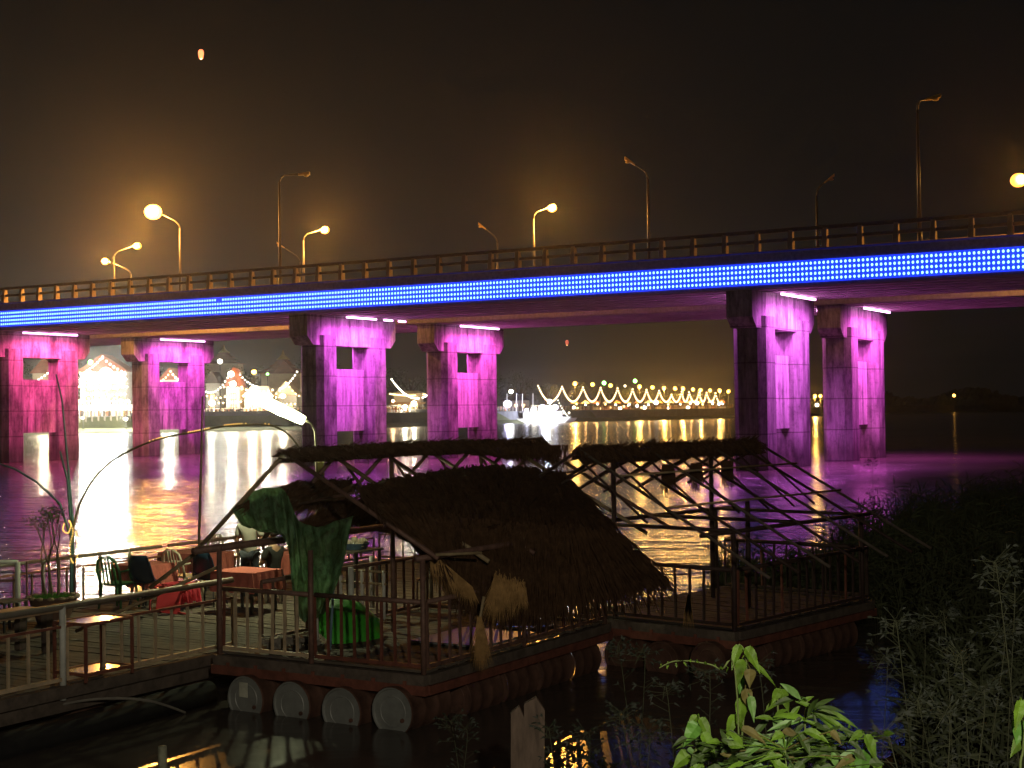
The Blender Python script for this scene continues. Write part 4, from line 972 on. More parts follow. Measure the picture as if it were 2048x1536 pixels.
def table(px, py, lu, lv, label, clabel, h=.74, drop=.38):
    c = PZ(px, py, JZ); t = thing('dining_table', label, 'table', c, FW.rz, 'tables on the platform')
    MB().box(c + Z * (h - .02), (lu, lv, .035), rz=FW.rz).build('table_top', wood, t)
    for i in (-1, 1):
        for j in (-1, 1):
            q = c + FW.u * (lu / 2 - .08) * i + FW.v * (lv / 2 - .08) * j; MB().beam(q, q + Z * (h - .04), .045, .045, up=FW.v).build('leg', darkmet, t)
    cloth(c, lu + .03, lv + .03, FW.rz, h + .006, drop, redcloth, 'tablecloth', clabel, group='salmon tablecloths')
    return c
tA = table(290, 1205, .9, .8, 'covered table behind the green chair and the left navy chair', 'salmon cloth hanging over the left table behind the green chair')
tB = table(392, 1176, 1.3, .8, 'covered table between the two navy chairs', 'salmon cloth on the middle table behind the beige chairs')
tC = table(494, 1222, .95, .8, 'covered table in front of the standing person', 'salmon cloth on the table in front of the standing person', drop=.34)
tD = table(600, 1178, .9, .9, 'covered table half hidden by the green netting', 'salmon cloth on the table half hidden by the green netting')
def rounded_back(c, rz, m, name, label, cat, style, group=None, sc_=1., tilt=0):
    t = thing(name, label, cat, c, rz, group)
    def L_(x, y, z): return Vector((x * sc_, y * sc_, z * sc_))
    if style == 'shell':      # moulded shell chair on thin legs; back faces -y
        mb = MB(); rows_ = [(.23, .20, .44, .22), (.02, -.02, .42, .24), (-.16, -.2, .45, .235), (-.22, -.26, .60, .225), (-.27, -.31, .80, .20), (-.29, -.33, .90, .15)]
        o = 0; n_ = 9
        for y, yb, z, hw in rows_:
            for i in range(n_):
                s_ = -1 + 2 * i / (n_ - 1); mb.v.append(L_(hw * s_, y + .06 * s_ * s_, z + (.05 * s_ * s_ if z < .5 else 0)))
        N = len(mb.v); mb.v += [v_ + Vector((0, -.025, -.018)) for v_ in mb.v]
        for j in range(len(rows_) - 1):
            for i in range(n_ - 1): a_ = j * n_ + i; mb.f.append((a_, a_ + 1, a_ + n_ + 1, a_ + n_)); mb.f.append((N + a_ + n_, N + a_ + n_ + 1, N + a_ + 1, N + a_))
        for j in range(len(rows_) - 1):
            for i in (0, n_ - 1): a_ = j * n_ + i; mb.f.append((a_, a_ + n_, N + a_ + n_, N + a_))
        for i in range(n_ - 1):
            for j in (0, len(rows_) - 1): a_ = j * n_ + i; mb.f.append((a_, a_ + 1, N + a_ + 1, N + a_))
        mb.build('seat_shell', m, t, True, local=True)
        for i in (-1, 1):
            for j in (-1, 1): MB().tube([L_(.16 * i, .02 + .14 * j, .42), L_(.22 * i, .0 + .22 * j, 0)], .014, 6).build('leg', darkmet, t, True, local=True)
    else:                     # plastic armchair with a hooped, slotted back
        MB().box(L_(0, 0, .42), (.44 * sc_, .42 * sc_, .03)).build('seat', m, t, local=True)
        hoop = [L_(-.22, -.2, .43), L_(-.24, -.26, .65), L_(-.19, -.30, .82), L_(-.08, -.32, .89), L_(.08, -.32, .89), L_(.19, -.30, .82), L_(.24, -.26, .65), L_(.22, -.2, .43)]
        MB().tube(hoop, .026, 8).build('back_hoop', m, t, True, local=True)
        for x in (-.12, -.04, .04, .12): MB().beam(L_(x, -.21, .43), L_(x * .9, -.31, .87), .035, .012).build('back_slat', m, t, local=True)
        for i in (-1, 1):
            MB().tube([L_(.24 * i, -.27, .64), L_(.27 * i, -.05, .66), L_(.26 * i, .18, .63), L_(.23 * i, .2, .42)], .02, 8).build('armrest', m, t, True, local=True)
            for j in (-1, 1): MB().tube([L_(.2 * i, .18 * j, .42), L_(.24 * i, .23 * j, 0)], .026, 8, .018).build('leg', m, t, True, local=True)
    return t
navy = mat('navy_plastic', (.012, .03, .055), .22, var=.1); greenp = mat('green_plastic', (.05, .16, .06), .4, var=.15)
beige = mat('beige_plastic', (.50, .42, .32), .45, var=.08); redp = mat('red_plastic', (.45, .03, .04), .4, var=.1)
def chair(px, py, ang, m, label, style, group=None, s_=1.12):
    c = PZ(px, py, JZ); return rounded_back(c, FW.rz + R(ang), m, 'chair', label, 'chair', style, group, s_)
chair(238, 1216, 5, greenp, 'green plastic chair with slotted back at the left end of the tables', 'hoop', s_=1.1)
chair(294, 1217, 12, navy, 'left navy shell chair with its shiny back towards the viewer', 'shell', 'navy shell chairs', 1.12)
chair(418, 1210, 12, navy, 'right navy shell chair, behind the red chair and nearer the standing person', 'shell', 'navy shell chairs', 1.12)
chair(370, 1200, -5, beige, 'beige plastic chair with round hooped back between the navy chairs', 'hoop', s_=1.12)
chair(408, 1166, 170, beige, 'far beige plastic chair whose back shows above the tables', 'hoop', s_=1.12)
# toppled red chair
cR = PZ(352, 1234, JZ); t = rounded_back(cR + Z * .30, FW.rz + R(120), redp, 'chair', 'red plastic chair lying tipped over by the near railing', 'chair', 'hoop', None, 1.0)
t.rotation_euler = (R(-100), R(10), FW.rz + R(60))
cloth(PZ(360, 1216, JZ) , .55, .5, FW.rz, .46, .34, mat('red_cloth', (.45, .02, .04), .8), 'red_cloth', 'bright red cloth draped over the toppled chair beside the railing', 'cloth', waves=.06)
# small steel stand with reflecting trays
sA = PZ(188, 1352, JZ); t = thing('tray_stand', 'rusty steel stand with two shiny trays just behind the near railing', 'stand', sA, FW.rz)
glass = mat('wet_tray', (.42, .30, .20), .12, .3, var=.1)
for i in (-1, 1):
    for j in (-1, 1): q = sA + FW.u * .30 * i + FW.v * .42 * j; MB().beam(q, q + Z * .78, .035, .035, up=FW.v).build('leg', rust, t)
for z_ in (.1, .77):
    MB().box(sA + Z * z_, (.6, .84, .02), rz=FW.rz).build('tray', glass, t)
    for i in (-1, 1): MB().beam(sA + FW.u * .30 * i - FW.v * .42 + Z * z_, sA + FW.u * .3 * i + FW.v * .42 + Z * z_, .04, .04).build('stretcher', rust, t)
    for j in (-1, 1): MB().beam(sA - FW.u * .30 + FW.v * .42 * j + Z * (z_ + .003), sA + FW.u * .3 + FW.v * .42 * j + Z * (z_ + .003), .036, .04).build('stretcher', rust, t)
sB = PZ(14, 1312, JZ); t = thing('wooden_bench', 'dark wooden bench table at the left edge under the railing pipe', 'bench', sB, FW.rz)
MB().box(sB + Z * .62, (.8, 1.3, .05), rz=FW.rz).build('bench_top', mat('pale_board', (.40, .27, .17), .5, var=.2), t)
for i in (-1, 1):
    for j in (-1, 1): q = sB + FW.u * .3 * i + FW.v * .5 * j; MB().beam(q, q + Z * .6, .12, .12, up=FW.v).build('leg', wooddark, t)
MB().box(sB + Z * .25, (.5, 1.0, .03), rz=FW.rz).build('shelf', wooddark, t)
sD = PZ(14, 1262, JZ); t = thing('side_table', 'thin black legged side table behind the dark bench', 'table', sD, FW.rz)
MB().box(sD + Z * .5, (.45, .5, .03), rz=FW.rz).build('table_top', wood, t)
for i in (-1, 1):
    for j in (-1, 1): q = sD + FW.u * .2 * i + FW.v * .22 * j; MB().beam(q, q + Z * .5, .03, .03, up=FW.v).build('leg', darkmet, t)
# basket of goods on a far table
bt = PZ(712, 1170, JZ); t = thing('serving_table', 'dark table holding a woven basket under the thatch', 'table', bt, FW.rz)
MB().box(bt + Z * .72, (.7, 1.0, .04), rz=FW.rz).build('table_top', wood, t)
for i in (-1, 1):
    for j in (-1, 1): q = bt + FW.u * .3 * i + FW.v * .42 * j; MB().beam(q, q + Z * .7, .05, .05, up=FW.v).build('leg', darkmet, t)
t = thing('basket', 'shallow woven basket with blue rim piled with pale packets', 'basket', bt + Z * .745)
MB().lathe(bt + Z * .745, [(.01, 0), (.22, 0), (.30, .13), (.28, .13), (.2, .02)], 20).build('bowl', mat('blue_basket', (.08, .14, .25), .6), t)
mb = MB()
for _ in range(26): mb.box(bt + Z * (.83 + rnd(0, .13)) + Vector((rnd(-.2, .2), rnd(-.2, .2), 0)), (.09, .06, .07), rz=rnd(0, 3))
mb.build('packets', mat('pale_packets', (.7, .6, .5), .6, var=.2, scale=12), t)
for px, py, lb in ((313, 1108, 'clear bottle standing at the right of the tables by the river railing'), (252, 1118, 'dark sauce bottle on the left table')):
    p = tA + Z * .75 + (FW.v * (.5 if px > 300 else -.1) + FW.u * (.1 if px > 300 else -.3)); t = thing('bottle', lb, 'bottle', p)
    MB().lathe(p, [(.001, 0), (.035, 0), (.035, .16), (.012, .22), (.012, .27), (.001, .27)], 12).build('glass', mat('bottle_glass', (.25, .3, .2), .1, var=.1), t, True); MB().tube([p + Z * .268, p + Z * .285], .015, 8).build('cap', redp, t)
# pot plant
pc = PZ(106, 1246, JZ); t = thing('potted_tree', 'small bare tree in a big scalloped clay pot with bright grass', 'potted plant', pc)
MB().lathe(pc, [(.001, .0), (.26, .0), (.27, .04), (.36, .30), (.40, .42), (.42, .46), (.39, .47), (.35, .42), (.001, .40)], 28).build('pot', mat('clay_pot', (.13, .07, .05), .7, var=.25, scale=5), t, True)
mb = MB()
for i in range(14): an = i * 2 * math.pi / 14; mb.ball(pc + Vector((.405 * math.cos(an), .405 * math.sin(an), .455)), .055, 6, 4, (1.2, 1.2, .6))
mb.build('scalloped_rim', mat('clay_rim', (.32, .24, .14), .7), t, True)
mb = MB(); lf = MB()
def branch(p, d_, L, r_, dep):
    pts = [p]; q = p.copy(); dd = d_.copy()
    for _ in range(4): dd = (dd + Vector((rnd(-1, 1), rnd(-1, 1), rnd(-.2, .6))) * .22).normalized(); q = q + dd * L / 4; pts.append(q)
    mb.tube(pts, r_, 5, r_ * .6)
    if dep == 0:
        for _ in range(9):
            c_ = q + Vector((rnd(-1, 1), rnd(-1, 1), rnd(-1, 1))) * .09; lf.blade(c_, Vector((rnd(-1, 1), rnd(-1, 1), rnd(-.3, 1))), (rnd(-1, 1), -1, .3), rnd(.03, .06), .022, .1)
        return
    for _ in range(2 if dep > 1 else 3): branch(q, (dd + Vector((rnd(-1, 1), rnd(-1, 1), rnd(0, .7))) * .62).normalized(), L * rnd(.6, .8), r_ * .6, dep - 1)
for dx in (-.16, -.03, .12): branch(pc + Vector((dx * .7, rnd(-.05, .05), .4)), Vector((dx * .9 - .05, 0, 1)).normalized(), .62, .03, 3)
mb.build('branches', mat('twig_bark', (.16, .12, .08), .9), t); lf.build('leaves', mat('small_leaves', (.10, .14, .04), .7), t)
mb = MB()
for _ in range(700): an = rnd(0, 6.28); r_ = rnd(0, .33); mb.blade(pc + Vector((r_ * math.cos(an) - .02, r_ * math.sin(an), .40)), Vector((rnd(-.5, .5), rnd(-.5, .5), 1)), (0, -1, .1), rnd(.07, .17), .012, .25)
mb.build('grass', mat('bright_grass', (.10, .32, .03), .6), t)
# bamboo poles by the pot and rope lights
bb = PZ(142, 1216, JZ); Yb = bb.y
t = thing('pole_bundle', 'bundle of teal painted bamboo poles beside the potted tree, one arching left', 'poles', bb)
teal = mat('teal_bamboo', (.10, .22, .22), .55, var=.3, scale=5)
MB().tube([bb, PY(142, 1060, Yb), PY(135, 960, Yb), PY(120, 902, Yb)], .028, 8, .018).build('pole', teal, t, True)
MB().tube([bb + Vector((.03, .04, 0)), PY(146, 1050, Yb + .05), PY(136, 930, Yb + .05), PY(124, 800, Yb + .05), PY(112, 748, Yb + .05)], .030, 8, .011).build('pole', teal, t, True)
MB().tube([PY(140, 1070, Yb - .05), PY(120, 1008, Yb - .1), PY(75, 965, Yb - .1), PY(30, 938, Yb - .1), PY(-30, 918, Yb - .1)], .024, 8, .018).build('pole', teal, t, True)
arc = [(143, 1090, 0), (150, 1040, 0), (163, 1000, .1), (190, 955, .2), (230, 918, .3), (285, 890, .4), (330, 875, .5), (400, 862, .7), (450, 852, .8), (500, 849, .9), (545, 852, 1.0), (580, 872, 1.0), (600, 900, 1.0)]
apt = [PY(x, y, Yb + k_ * 0 - 2.6 * k_) for x, y, k_ in arc]
def smooth_path(pts, n_=6):
    out = []
    for i in range(len(pts) - 1):
        p0 = pts[max(i - 1, 0)]; p1 = pts[i]; p2 = pts[i + 1]; p3 = pts[min(i + 2, len(pts) - 1)]
        for k in range(n_):
            t_ = k / n_; out.append(.5 * ((2 * p1) + (p2 - p0) * t_ + (2 * p0 - 5 * p1 + 4 * p2 - p3) * t_ * t_ + (3 * p1 - p0 - 3 * p2 + p3) * t_ ** 3))
    out.append(pts[-1]); return out
ap_ = smooth_path(apt)
t = thing('arched_pole', 'long bent bamboo arch wound with a partly lit rope light', 'pole', apt[0])
MB().tube(ap_, .022, 7, .014).build('bamboo_arch', mat('old_bamboo', (.28, .24, .12), .7, var=.3), t, True)
rope_lit = mat('rope_bulb_lit', (1, .7, .2), .4, emit=1.6, ecol=(1, .55, .12), var=0); rope_off = mat('rope_bulb_off', (.22, .17, .07), .5, var=.1)
t = thing('rope_light', 'rope light wound along the bent bamboo arch, only some bulbs lit', 'rope light', apt[0])
for seg, (i0, i1, m_) in enumerate(((0, 18, rope_off), (18, 32, rope_off), (32, 37, rope_lit), (37, 40, rope_off), (40, 45, rope_lit), (45, 48, rope_off), (48, 54, rope_lit), (54, 58, rope_off), (58, 60, rope_lit), (60, 72, rope_off))):
    mb = MB(); pts = ap_[i0:i1 + 1]
    for p, q in zip(pts, pts[1:]):
        k = max(1, int((q - p).length / .045))
        for j in range(k): mb.ball(p.lerp(q, j / k) + Vector((0, -.02, .018)), .012, 5, 4)
    mb.build('bulb_string', m_, t)
lp = [(128, 1048), (126, 1060), (136, 1066), (142, 1050), (138, 1042), (146, 1062), (140, 1090), (142, 1118), (150, 1126), (155, 1110), (154, 1080), (151, 1062)]
sp_ = smooth_path([PY(x, y, Yb - .12) for x, y in lp], 5); mb = MB()
for p, q in zip(sp_, sp_[1:]):
    k = max(1, int((q - p).length / .04))
    for j in range(k): mb.ball(p.lerp(q, j / k), .014, 5, 4)
tag(mb.build('rope_light', rope_lit), 'lit amber loop of rope light hanging on the teal poles', 'rope light')
# tube lamp on its post
LY = 26.5; lb0 = PZ(640, 1200, JZ); pb = PY(636, 1150, LY); pb.z = JZ
t = thing('tube_lamp', 'glaring white tube lamp on a thin gooseneck post between two piers', 'lamp', pb)
MB().tube([pb, PY(634, 1000, LY), PY(632, 890, LY), PY(630, 862, LY), PY(622, 846, LY), PY(604, 839, LY)], .022, 8).build('gooseneck', greypipe, t, True)
h0, h1 = PY(607, 841, LY), PY(508, 793, LY + .2)
MB().beam(h0 + Z * .05, h1 + Z * .05, .10, .03).build('reflector', steel, t)
MB().tube([h0, h0.lerp(h1, .12), h0.lerp(h1, .6), h1], .085, 12, .12).build('tube', mat('tube_lit', (1, 1, .8), .4, emit=16, ecol=(.95, 1, .52), var=0), t, True)
light('tube_light', 'POINT', h0.lerp(h1, .5) - Z * .12, (.95, 1, .55), 420, parent=t, size=.06)
py_ = PY(644, 1150, 26); py_.z = JZ
tag(MB().box(py_ + Z * 1.35, (.11, .11, 2.7)).build('wooden_post', mat('yellow_post', (.42, .42, .12), .7, var=.2)), 'square yellowish post standing behind the front raft roof', 'post')
# white posts and a bench behind the netting
for px, py, h_, lb in ((703, 1262, 1.0, 'stout white post behind the bright green umbrella'), (745, 1215, .9, 'thin white post right of the stout white one'), (632, 1290, .75, 'short white post below the green netting')):
    q = PZ(px, py, DZ); tag(MB().tube([q, q + Z * h_], .045, 10).build('white_post', whitepaint, None, True), lb, 'post')
q = PZ(862, 1210, JZ); tag(MB().tube([q, q + Z * 1.9], .03, 10).build('white_pole', whitepaint, None, True), 'slender white pole just right of the corner post of the front raft', 'pole')
for px, lb in ((592, 'blue grey stick leaning behind the railing under the netting'), (660, 'pale blue stick at the middle post of the front raft')):
    q = PZ(px, 1300, DZ); tag(MB().tube([q, q + Vector((.05, .1, .95))], .02, 8).build('blue_stick', mat('blue_paint', (.14, .24, .33), .6, var=.2), None, True), lb, 'stick')
# bamboo bench behind railing
q = PZ(725, 1235, DZ); t = thing('bamboo_rack', 'pale bamboo rack with cross bars behind the netting', 'rack', q, F1.rz)
for i in (-1, 0, 1): MB().tube([q + F1.u * .45 * i, q + F1.u * .45 * i + Z * .8], .028, 8).build('upright', whitepaint, t, True)
for z_ in (.35, .58, .78): MB().tube([q - F1.u * .5 + Z * z_, q + F1.u * .5 + Z * z_], .022, 8).build('cross_bar', bamboo, t, True)
# green netting
netm = mat('green_netting', (.13, .29, .14), .6, var=.35, scale=9, col2=(.08, .15, .05), sub=.45)
def netting():
    YN = F1.p(3.0, -.12, 0).y
    rows_ = [  # columns left to right (px, py, extra depth)
        [(462, 1018, .3), (500, 985, .3), (545, 975, .2), (572, 985, .1), (598, 1040, 0), (640, 1052, 0), (706, 1030, -.3)],
        [(470, 1030, .3), (505, 1018, .3), (550, 1010, .2), (582, 1040, .1), (605, 1080, 0), (645, 1085, 0), (700, 1060, -.3)],
        [(482, 1048, .25), (515, 1055, .25), (555, 1060, .1), (588, 1100, 0), (610, 1125, -.1), (648, 1125, -.1), (693, 1100, -.35)],
        [(492, 1052, .25), (522, 1062, .2), (565, 1068, .1), (590, 1150, 0), (615, 1165, -.1), (650, 1165, -.15), (684, 1140, -.35)],
        [(498, 1055, .25), (530, 1064, .2), (572, 1075, .1), (588, 1195, 0), (618, 1205, -.1), (648, 1200, -.15), (670, 1180, -.3)],
        [(500, 1056, .25), (535, 1065, .2), (574, 1085, .1), (597, 1228, 0), (620, 1238, -.1), (640, 1232, -.15), (658, 1212, -.3)]]
    G = [[PY(x, y, YN + 0.05 + d_) for x, y, d_ in r_] for r_ in rows_]
    nu, nv = 42, 30; mb = MB()
    def cat_(p, t_): # catmull over list
        i = min(len(p) - 2, int(t_)); f_ = t_ - i; p0 = p[max(i - 1, 0)]; p1 = p[i]; p2 = p[i + 1]; p3 = p[min(i + 2, len(p) - 1)]
        return .5 * ((2 * p1) + (p2 - p0) * f_ + (2 * p0 - 5 * p1 + 4 * p2 - p3) * f_ * f_ + (3 * p1 - p0 - 3 * p2 + p3) * f_ ** 3)
    for j in range(nv + 1):
        for i in range(nu + 1):
            q = cat_([cat_(r_, 6 * i / nu) for r_ in G], 5 * j / nv)
            fold = math.sin(i * .95 + j * .10) * .07 + math.sin(i * 2.1 - j * .22) * .035 + math.sin((j * .8 + abs(i - 30) * .22)) * .02 * (i > 24)
            mb.v.append(q + Vector((fold * .3, -fold * 1.8, 0)))
    for j in range(nv):
        for i in range(nu): a_ = j * (nu + 1) + i; mb.f.append((a_, a_ + 1, a_ + nu + 2, a_ + nu + 1))
    return mb.build('green_netting', netm, None, True)
tag(netting(), 'torn dark green netting draped from the left eave over the front raft railing', 'netting')
# bright green umbrella lying open on raft 1
uc = PZ(706, 1278, DZ); t = thing('umbrella', 'bright green umbrella lying open on its side on the front raft', 'umbrella', uc)
mb = MB(); ax_ = (Vector((.50, -.50, .70))).normalized(); a1 = ax_.cross(Z).normalized(); a2 = a1.cross(ax_).normalized(); hub = uc + Vector((-.02, -.0, .26)); n_ = 8
for k in range(n_ + 0):
    pass
ringN = 5; mb.v.append(hub + ax_ * .18)
for j in range(1, ringN + 1):
    for k in range(n_ * 3):
        t_ = 2 * math.pi * k / (n_ * 3); rr_ = .62 * j / ringN; sc2 = 1 - .05 * (k % 3 != 0) * j / ringN
        mb.v.append(hub + ax_ * (.18 - .26 * (j / ringN) ** 2) + (a1 * math.cos(t_) + a2 * math.sin(t_) * .9) * rr_ * sc2)
M_ = n_ * 3
for k in range(M_): mb.f.append((0, 1 + k, 1 + (k + 1) % M_))
for j in range(ringN - 1):
    for k in range(M_): k2 = (k + 1) % M_; mb.f.append((1 + j * M_ + k, 1 + (j + 1) * M_ + k, 1 + (j + 1) * M_ + k2, 1 + j * M_ + k2))
mb.build('canopy', mat('bright_green_cloth', (.06, .50, .04), .6, sub=.15, var=.12, scale=6), t)
MB().tube([hub + ax_ * .22, hub - ax_ * .6], .012, 6).build('shaft', steel, t, True)
MB().tube([hub - ax_ * .6, hub - ax_ * .68 + a1 * .02, hub - ax_ * .68 + a1 * .07], .016, 6).build('handle', darkmet, t, True)
# little things on raft 1
q = F1.p(2.35, .12, DZ + .0); tag(MB().ball(q + Z * .03, .05, 10, 6, (1.4, .8, .6)).build('paper_scrap', mat('white_scrap', (.8, .8, .78), .7), None, True), 'crumpled white scrap on the front edge of the front raft', 'scrap')
t = thing('metal_tray', 'round shiny metal tray on the deck at the right end of the front raft', 'tray', F1.p(.75, 3.9, DZ))
MB().lathe(F1.p(.75, 3.9, DZ), [(.001, .02), (.42, .02), (.46, .07), (.48, .07), (.44, .0), (.001, .0)], 24).build('dish', mat('shiny_metal', (.4, .4, .4), .12, .9, var=.05), t, True)
tag(MB().box(F1.p(.9, 2.6, DZ + .022), (1.3, 1.5, .03), rz=F1.rz).build('plastic_sheet', mat('grey_sheet', (.22, .23, .24), .35, var=.2)), 'grey plastic board lying on the deck behind the broom', 'board')
q = F1.p(2.9, .7, DZ); mb = MB()
for _ in range(30): mb.box(q + Vector((rnd(-.35, .35), rnd(-.2, .2), rnd(.02, .14))), (rnd(.05, .3), rnd(.05, .14), rnd(.02, .1)), rz=rnd(0, 3))
tag(mb.build('litter', mat('litter_mix', (.22, .2, .17), .8, var=.6, scale=9)), 'low heap of scrap boards and litter on the deck below the netting', 'litter', kind='stuff')

# ------------------------------------------------------------------ people
def skin_mesh(name, nodes, edges, m, parent, sub=2, smooth=True):
    me = bpy.data.meshes.new(name); inv = W[parent.name].inverted() if parent else Matrix()
    me.from_pydata([tuple(inv @ Vector(n_[0])) for n_ in nodes], edges, []); me.update()
    o = bpy.data.objects.new(name, me); sc.collection.objects.link(o)
    if parent: o.parent = parent
    md = o.modifiers.new('skin', 'SKIN'); md.use_smooth_shade = True
    for i, n_ in enumerate(nodes):
        sv = me.skin_vertices[0].data[i]; sv.radius = (n_[1], n_[2] if len(n_) > 2 else n_[1]); sv.use_root = (i == 0)
    s_ = o.modifiers.new('sub', 'SUBSURF'); s_.levels = sub; s_.render_levels = sub
    dg = bpy.context.evaluated_depsgraph_get(); nm = bpy.data.meshes.new_from_object(o.evaluated_get(dg)); o.modifiers.clear(); o.data = nm
    nm.materials.clear(); nm.materials.append(m); nm.polygons.foreach_set('use_smooth', [True] * len(nm.polygons)); W[o.name] = W[parent.name] if parent else Matrix()
    return o
def person(base, rz, label, shirt, trousers, hair, sit=False, h=1.70, arms='down', group=None):
    t = thing('person', label, 'person', base, rz, group); M = W[t.name]; k = h / 1.70
    def w_(x, y, z): return M @ Vector((x * k, y * k, z * k))   # faces +y
    hz = .92 if not sit else .50
    leg = (lambda s_: [(w_(s_ * .09, 0, hz - .04), .10), (w_(s_ * .11, .03, .50), .065), (w_(s_ * .11, -.01, .10), .042), (w_(s_ * .12, .12, .04), .035)]) if not sit else \
          (lambda s_: [(w_(s_ * .10, .02, hz), .095), (w_(s_ * .13, .42, hz + .02), .07), (w_(s_ * .13, .44, .12), .045), (w_(s_ * .13, .56, .04), .035)])
    if arms == 'down': arm = lambda s_: [(w_(s_ * .19, 0, hz + .50), .055), (w_(s_ * .25, -.03, hz + .22), .042), (w_(s_ * .22, .14, hz + .06), .032), (w_(s_ * .19, .22, hz + .06), .03)]
    else: arm = lambda s_: [(w_(s_ * .19, 0, hz + .50), .055), (w_(s_ * .26, .08, hz + .24), .042), (w_(s_ * .14, .30, hz + .24), .032), (w_(s_ * .11, .38, hz + .24), .03)]
    nodes = [(w_(0, 0, hz), .13, .10), (w_(0, 0, hz + .25), .12, .10), (w_(0, 0, hz + .48), .16, .11), (w_(0, .01, hz + .60), .055), (w_(0, .02, hz + .66), .055), (w_(0, .03, hz + .74), .085, .10), (w_(0, .03, hz + .80), .075, .09)]
    ed = [(0, 1), (1, 2), (2, 3), (3, 4), (4, 5), (5, 6)]
    for s_ in (-1, 1):
        o = len(nodes); nodes += leg(s_); ed += [(0, o), (o, o + 1), (o + 1, o + 2), (o + 2, o + 3)]
        o = len(nodes); nodes += arm(s_); ed += [(2, o), (o, o + 1), (o + 1, o + 2), (o + 2, o + 3)]
        hp = nodes[-1][0]; ln = (nodes[-1][0] - nodes[-2][0]).normalized()
        for f_ in range(4):
            q = len(nodes); sd = (f_ - 1.5) * .018; L_ = (.075, .085, .08, .065)[f_] * k; side = ln.cross(Z).normalized()
            nodes += [(hp + ln * L_ * .6 + side * sd, .009), (hp + ln * L_ + side * sd - Z * .025, .008)]; ed += [(o + 3, q), (q, q + 1)]
        q = len(nodes); nodes.append((hp + ln * .02 + ln.cross(Z).normalized() * -.045 * s_ - Z * .01, .010)); ed.append((o + 3, q))
    body = skin_mesh('body', nodes, ed, mat('skin', (.36, .20, .13), .6, var=.08), t, 1)
    sh = [(w_(0, 0, hz - .06), .165, .125), (w_(0, 0, hz + .10), .155, .12), (w_(0, 0, hz + .30), .16, .125), (w_(0, 0, hz + .49), .185, .125), (w_(0, .01, hz + .585), .085)]
    se = [(0, 1), (1, 2), (2, 3), (3, 4)]
    for s_ in (-1, 1): a_ = arm(s_); o = len(sh); sh += [(a_[0][0], .078), (a_[1][0].lerp(a_[0][0], .25), .07)]; se += [(3, o), (o, o + 1)]
    skin_mesh('shirt', sh, se, shirt, t, 2)
    tr = [(w_(0, 0, hz - .02), .14, .115)]; te = []
    for s_ in (-1, 1): l_ = leg(s_); o = len(tr); tr += [(l_[0][0], .11), (l_[1][0], .082), (l_[2][0], .062)]; te += [(0, o), (o, o + 1), (o + 1, o + 2)]
    skin_mesh('trousers', tr, te, trousers, t, 1)
    mb = MB(); mb.ball((0, 0, 0), 1, 16, 10); hc = Vector((0, .01 * k, (hz + .80) * k))
    mb.v = [Vector((v_.x * .098 * k, v_.y * .115 * k, v_.z * .11 * k if v_.z > -.25 else -.03 * k)) + hc for v_ in mb.v]
    mb.build('hair', hair, t, True, local=True)
    # face
    fb = MB(); fz = (hz + .755) * k; fb.ball((0, .125 * k, fz - .01), .018, 8, 6, (.8, 1, 1.5)); fb.ball((-.035 * k, .112 * k, fz + .02), .012, 8, 5); fb.ball((.035 * k, .112 * k, fz + .02), .012, 8, 5)
    fb.ball((0, .112 * k, fz - .05), .02, 8, 5, (1.2, .5, .35)); fb.build('face_features', mat('features', (.22, .10, .08), .6), t, True, local=True)
    for s_ in (-1, 1): MB().ball((s_ * .098 * k, .02 * k, fz), .022, 8, 6, (.4, 1, 1.4)).build('ear', MATS['skin'], t, True, local=True)
    return t
hair = mat('black_hair', (.015, .012, .01), .5, var=.1)
pp = PY(500, 1150, 27.5); pp.z = JZ
person(pp, R(-12), 'person in a loose grey shirt standing with back turned at the river railing', mat('grey_shirt', (.42, .40, .36), .85, var=.1), mat('dark_trousers', (.03, .035, .05), .8), hair, h=1.74)
pp2 = PY(548, 1150, 27.6); pp2.z = JZ
person(pp2, R(60), 'dark clothed person seated beside the standing one, mostly in shadow', mat('black_shirt', (.02, .02, .02), .85), mat('black_trousers', (.015, .015, .02), .8), hair, sit=True, arms='fwd')
q = pp2; t = thing('stool', 'low dark stool under the seated person', 'stool', q)
MB().box(q + Z * .42, (.36, .36, .04)).build('seat', wooddark, t)
for i in (-1, 1):
    for j in (-1, 1): MB().beam(q + Vector((i * .14, j * .14, 0)), q + Vector((i * .14, j * .14, .4)), .04, .04, up=(0, 1, 0)).build('leg', wooddark, t)

# ------------------------------------------------------------------ stakes
q0 = PY(1046, 1536, 13.2); 
for px0, px1, ytop, lb in ((1016, 1040, 1418, 'left board of the split wooden mooring stake'), (1043, 1080, 1400, 'taller right board of the split wooden mooring stake')):
    Y = 13.2; x0 = PY(px0, 1500, Y).x; x1 = PY(px1, 1500, Y).x; zt = PY(px0, ytop, Y).z
    mb = MB(); mb.prism([(x0, Y, -.8), (x1, Y, -.8), (x1 + .05, Y + .1, zt - .12), (x0 + (x1 - x0) * .6 + .04, Y + .1, zt), (x0 + .03, Y + .1, zt - .06)], (0, .09, 0))
    tag(mb.build('mooring_stake', mat('stake_wood', (.17, .12, .09), .9, var=.4, scale=4, stretch=(3, 3, .5))), lb, 'stake')
zt = PY(325, 1492, 16.3); tag(MB().tube([(zt.x + .01, zt.y, -1), zt - Z * .05, zt], .055, 10, .048).build('mooring_stake', mat('pale_stake', (.34, .34, .24), .8, var=.3, scale=9), None, True), 'short pale stake standing in the dark water at the lower left', 'stake')
MB_ = MB(); mp_ = smooth_path([PZ(-20, 1448, .22), PZ(120, 1410, .34), PZ(210, 1397, .38), PZ(300, 1402, .30), PZ(370, 1425, .02)], 6)
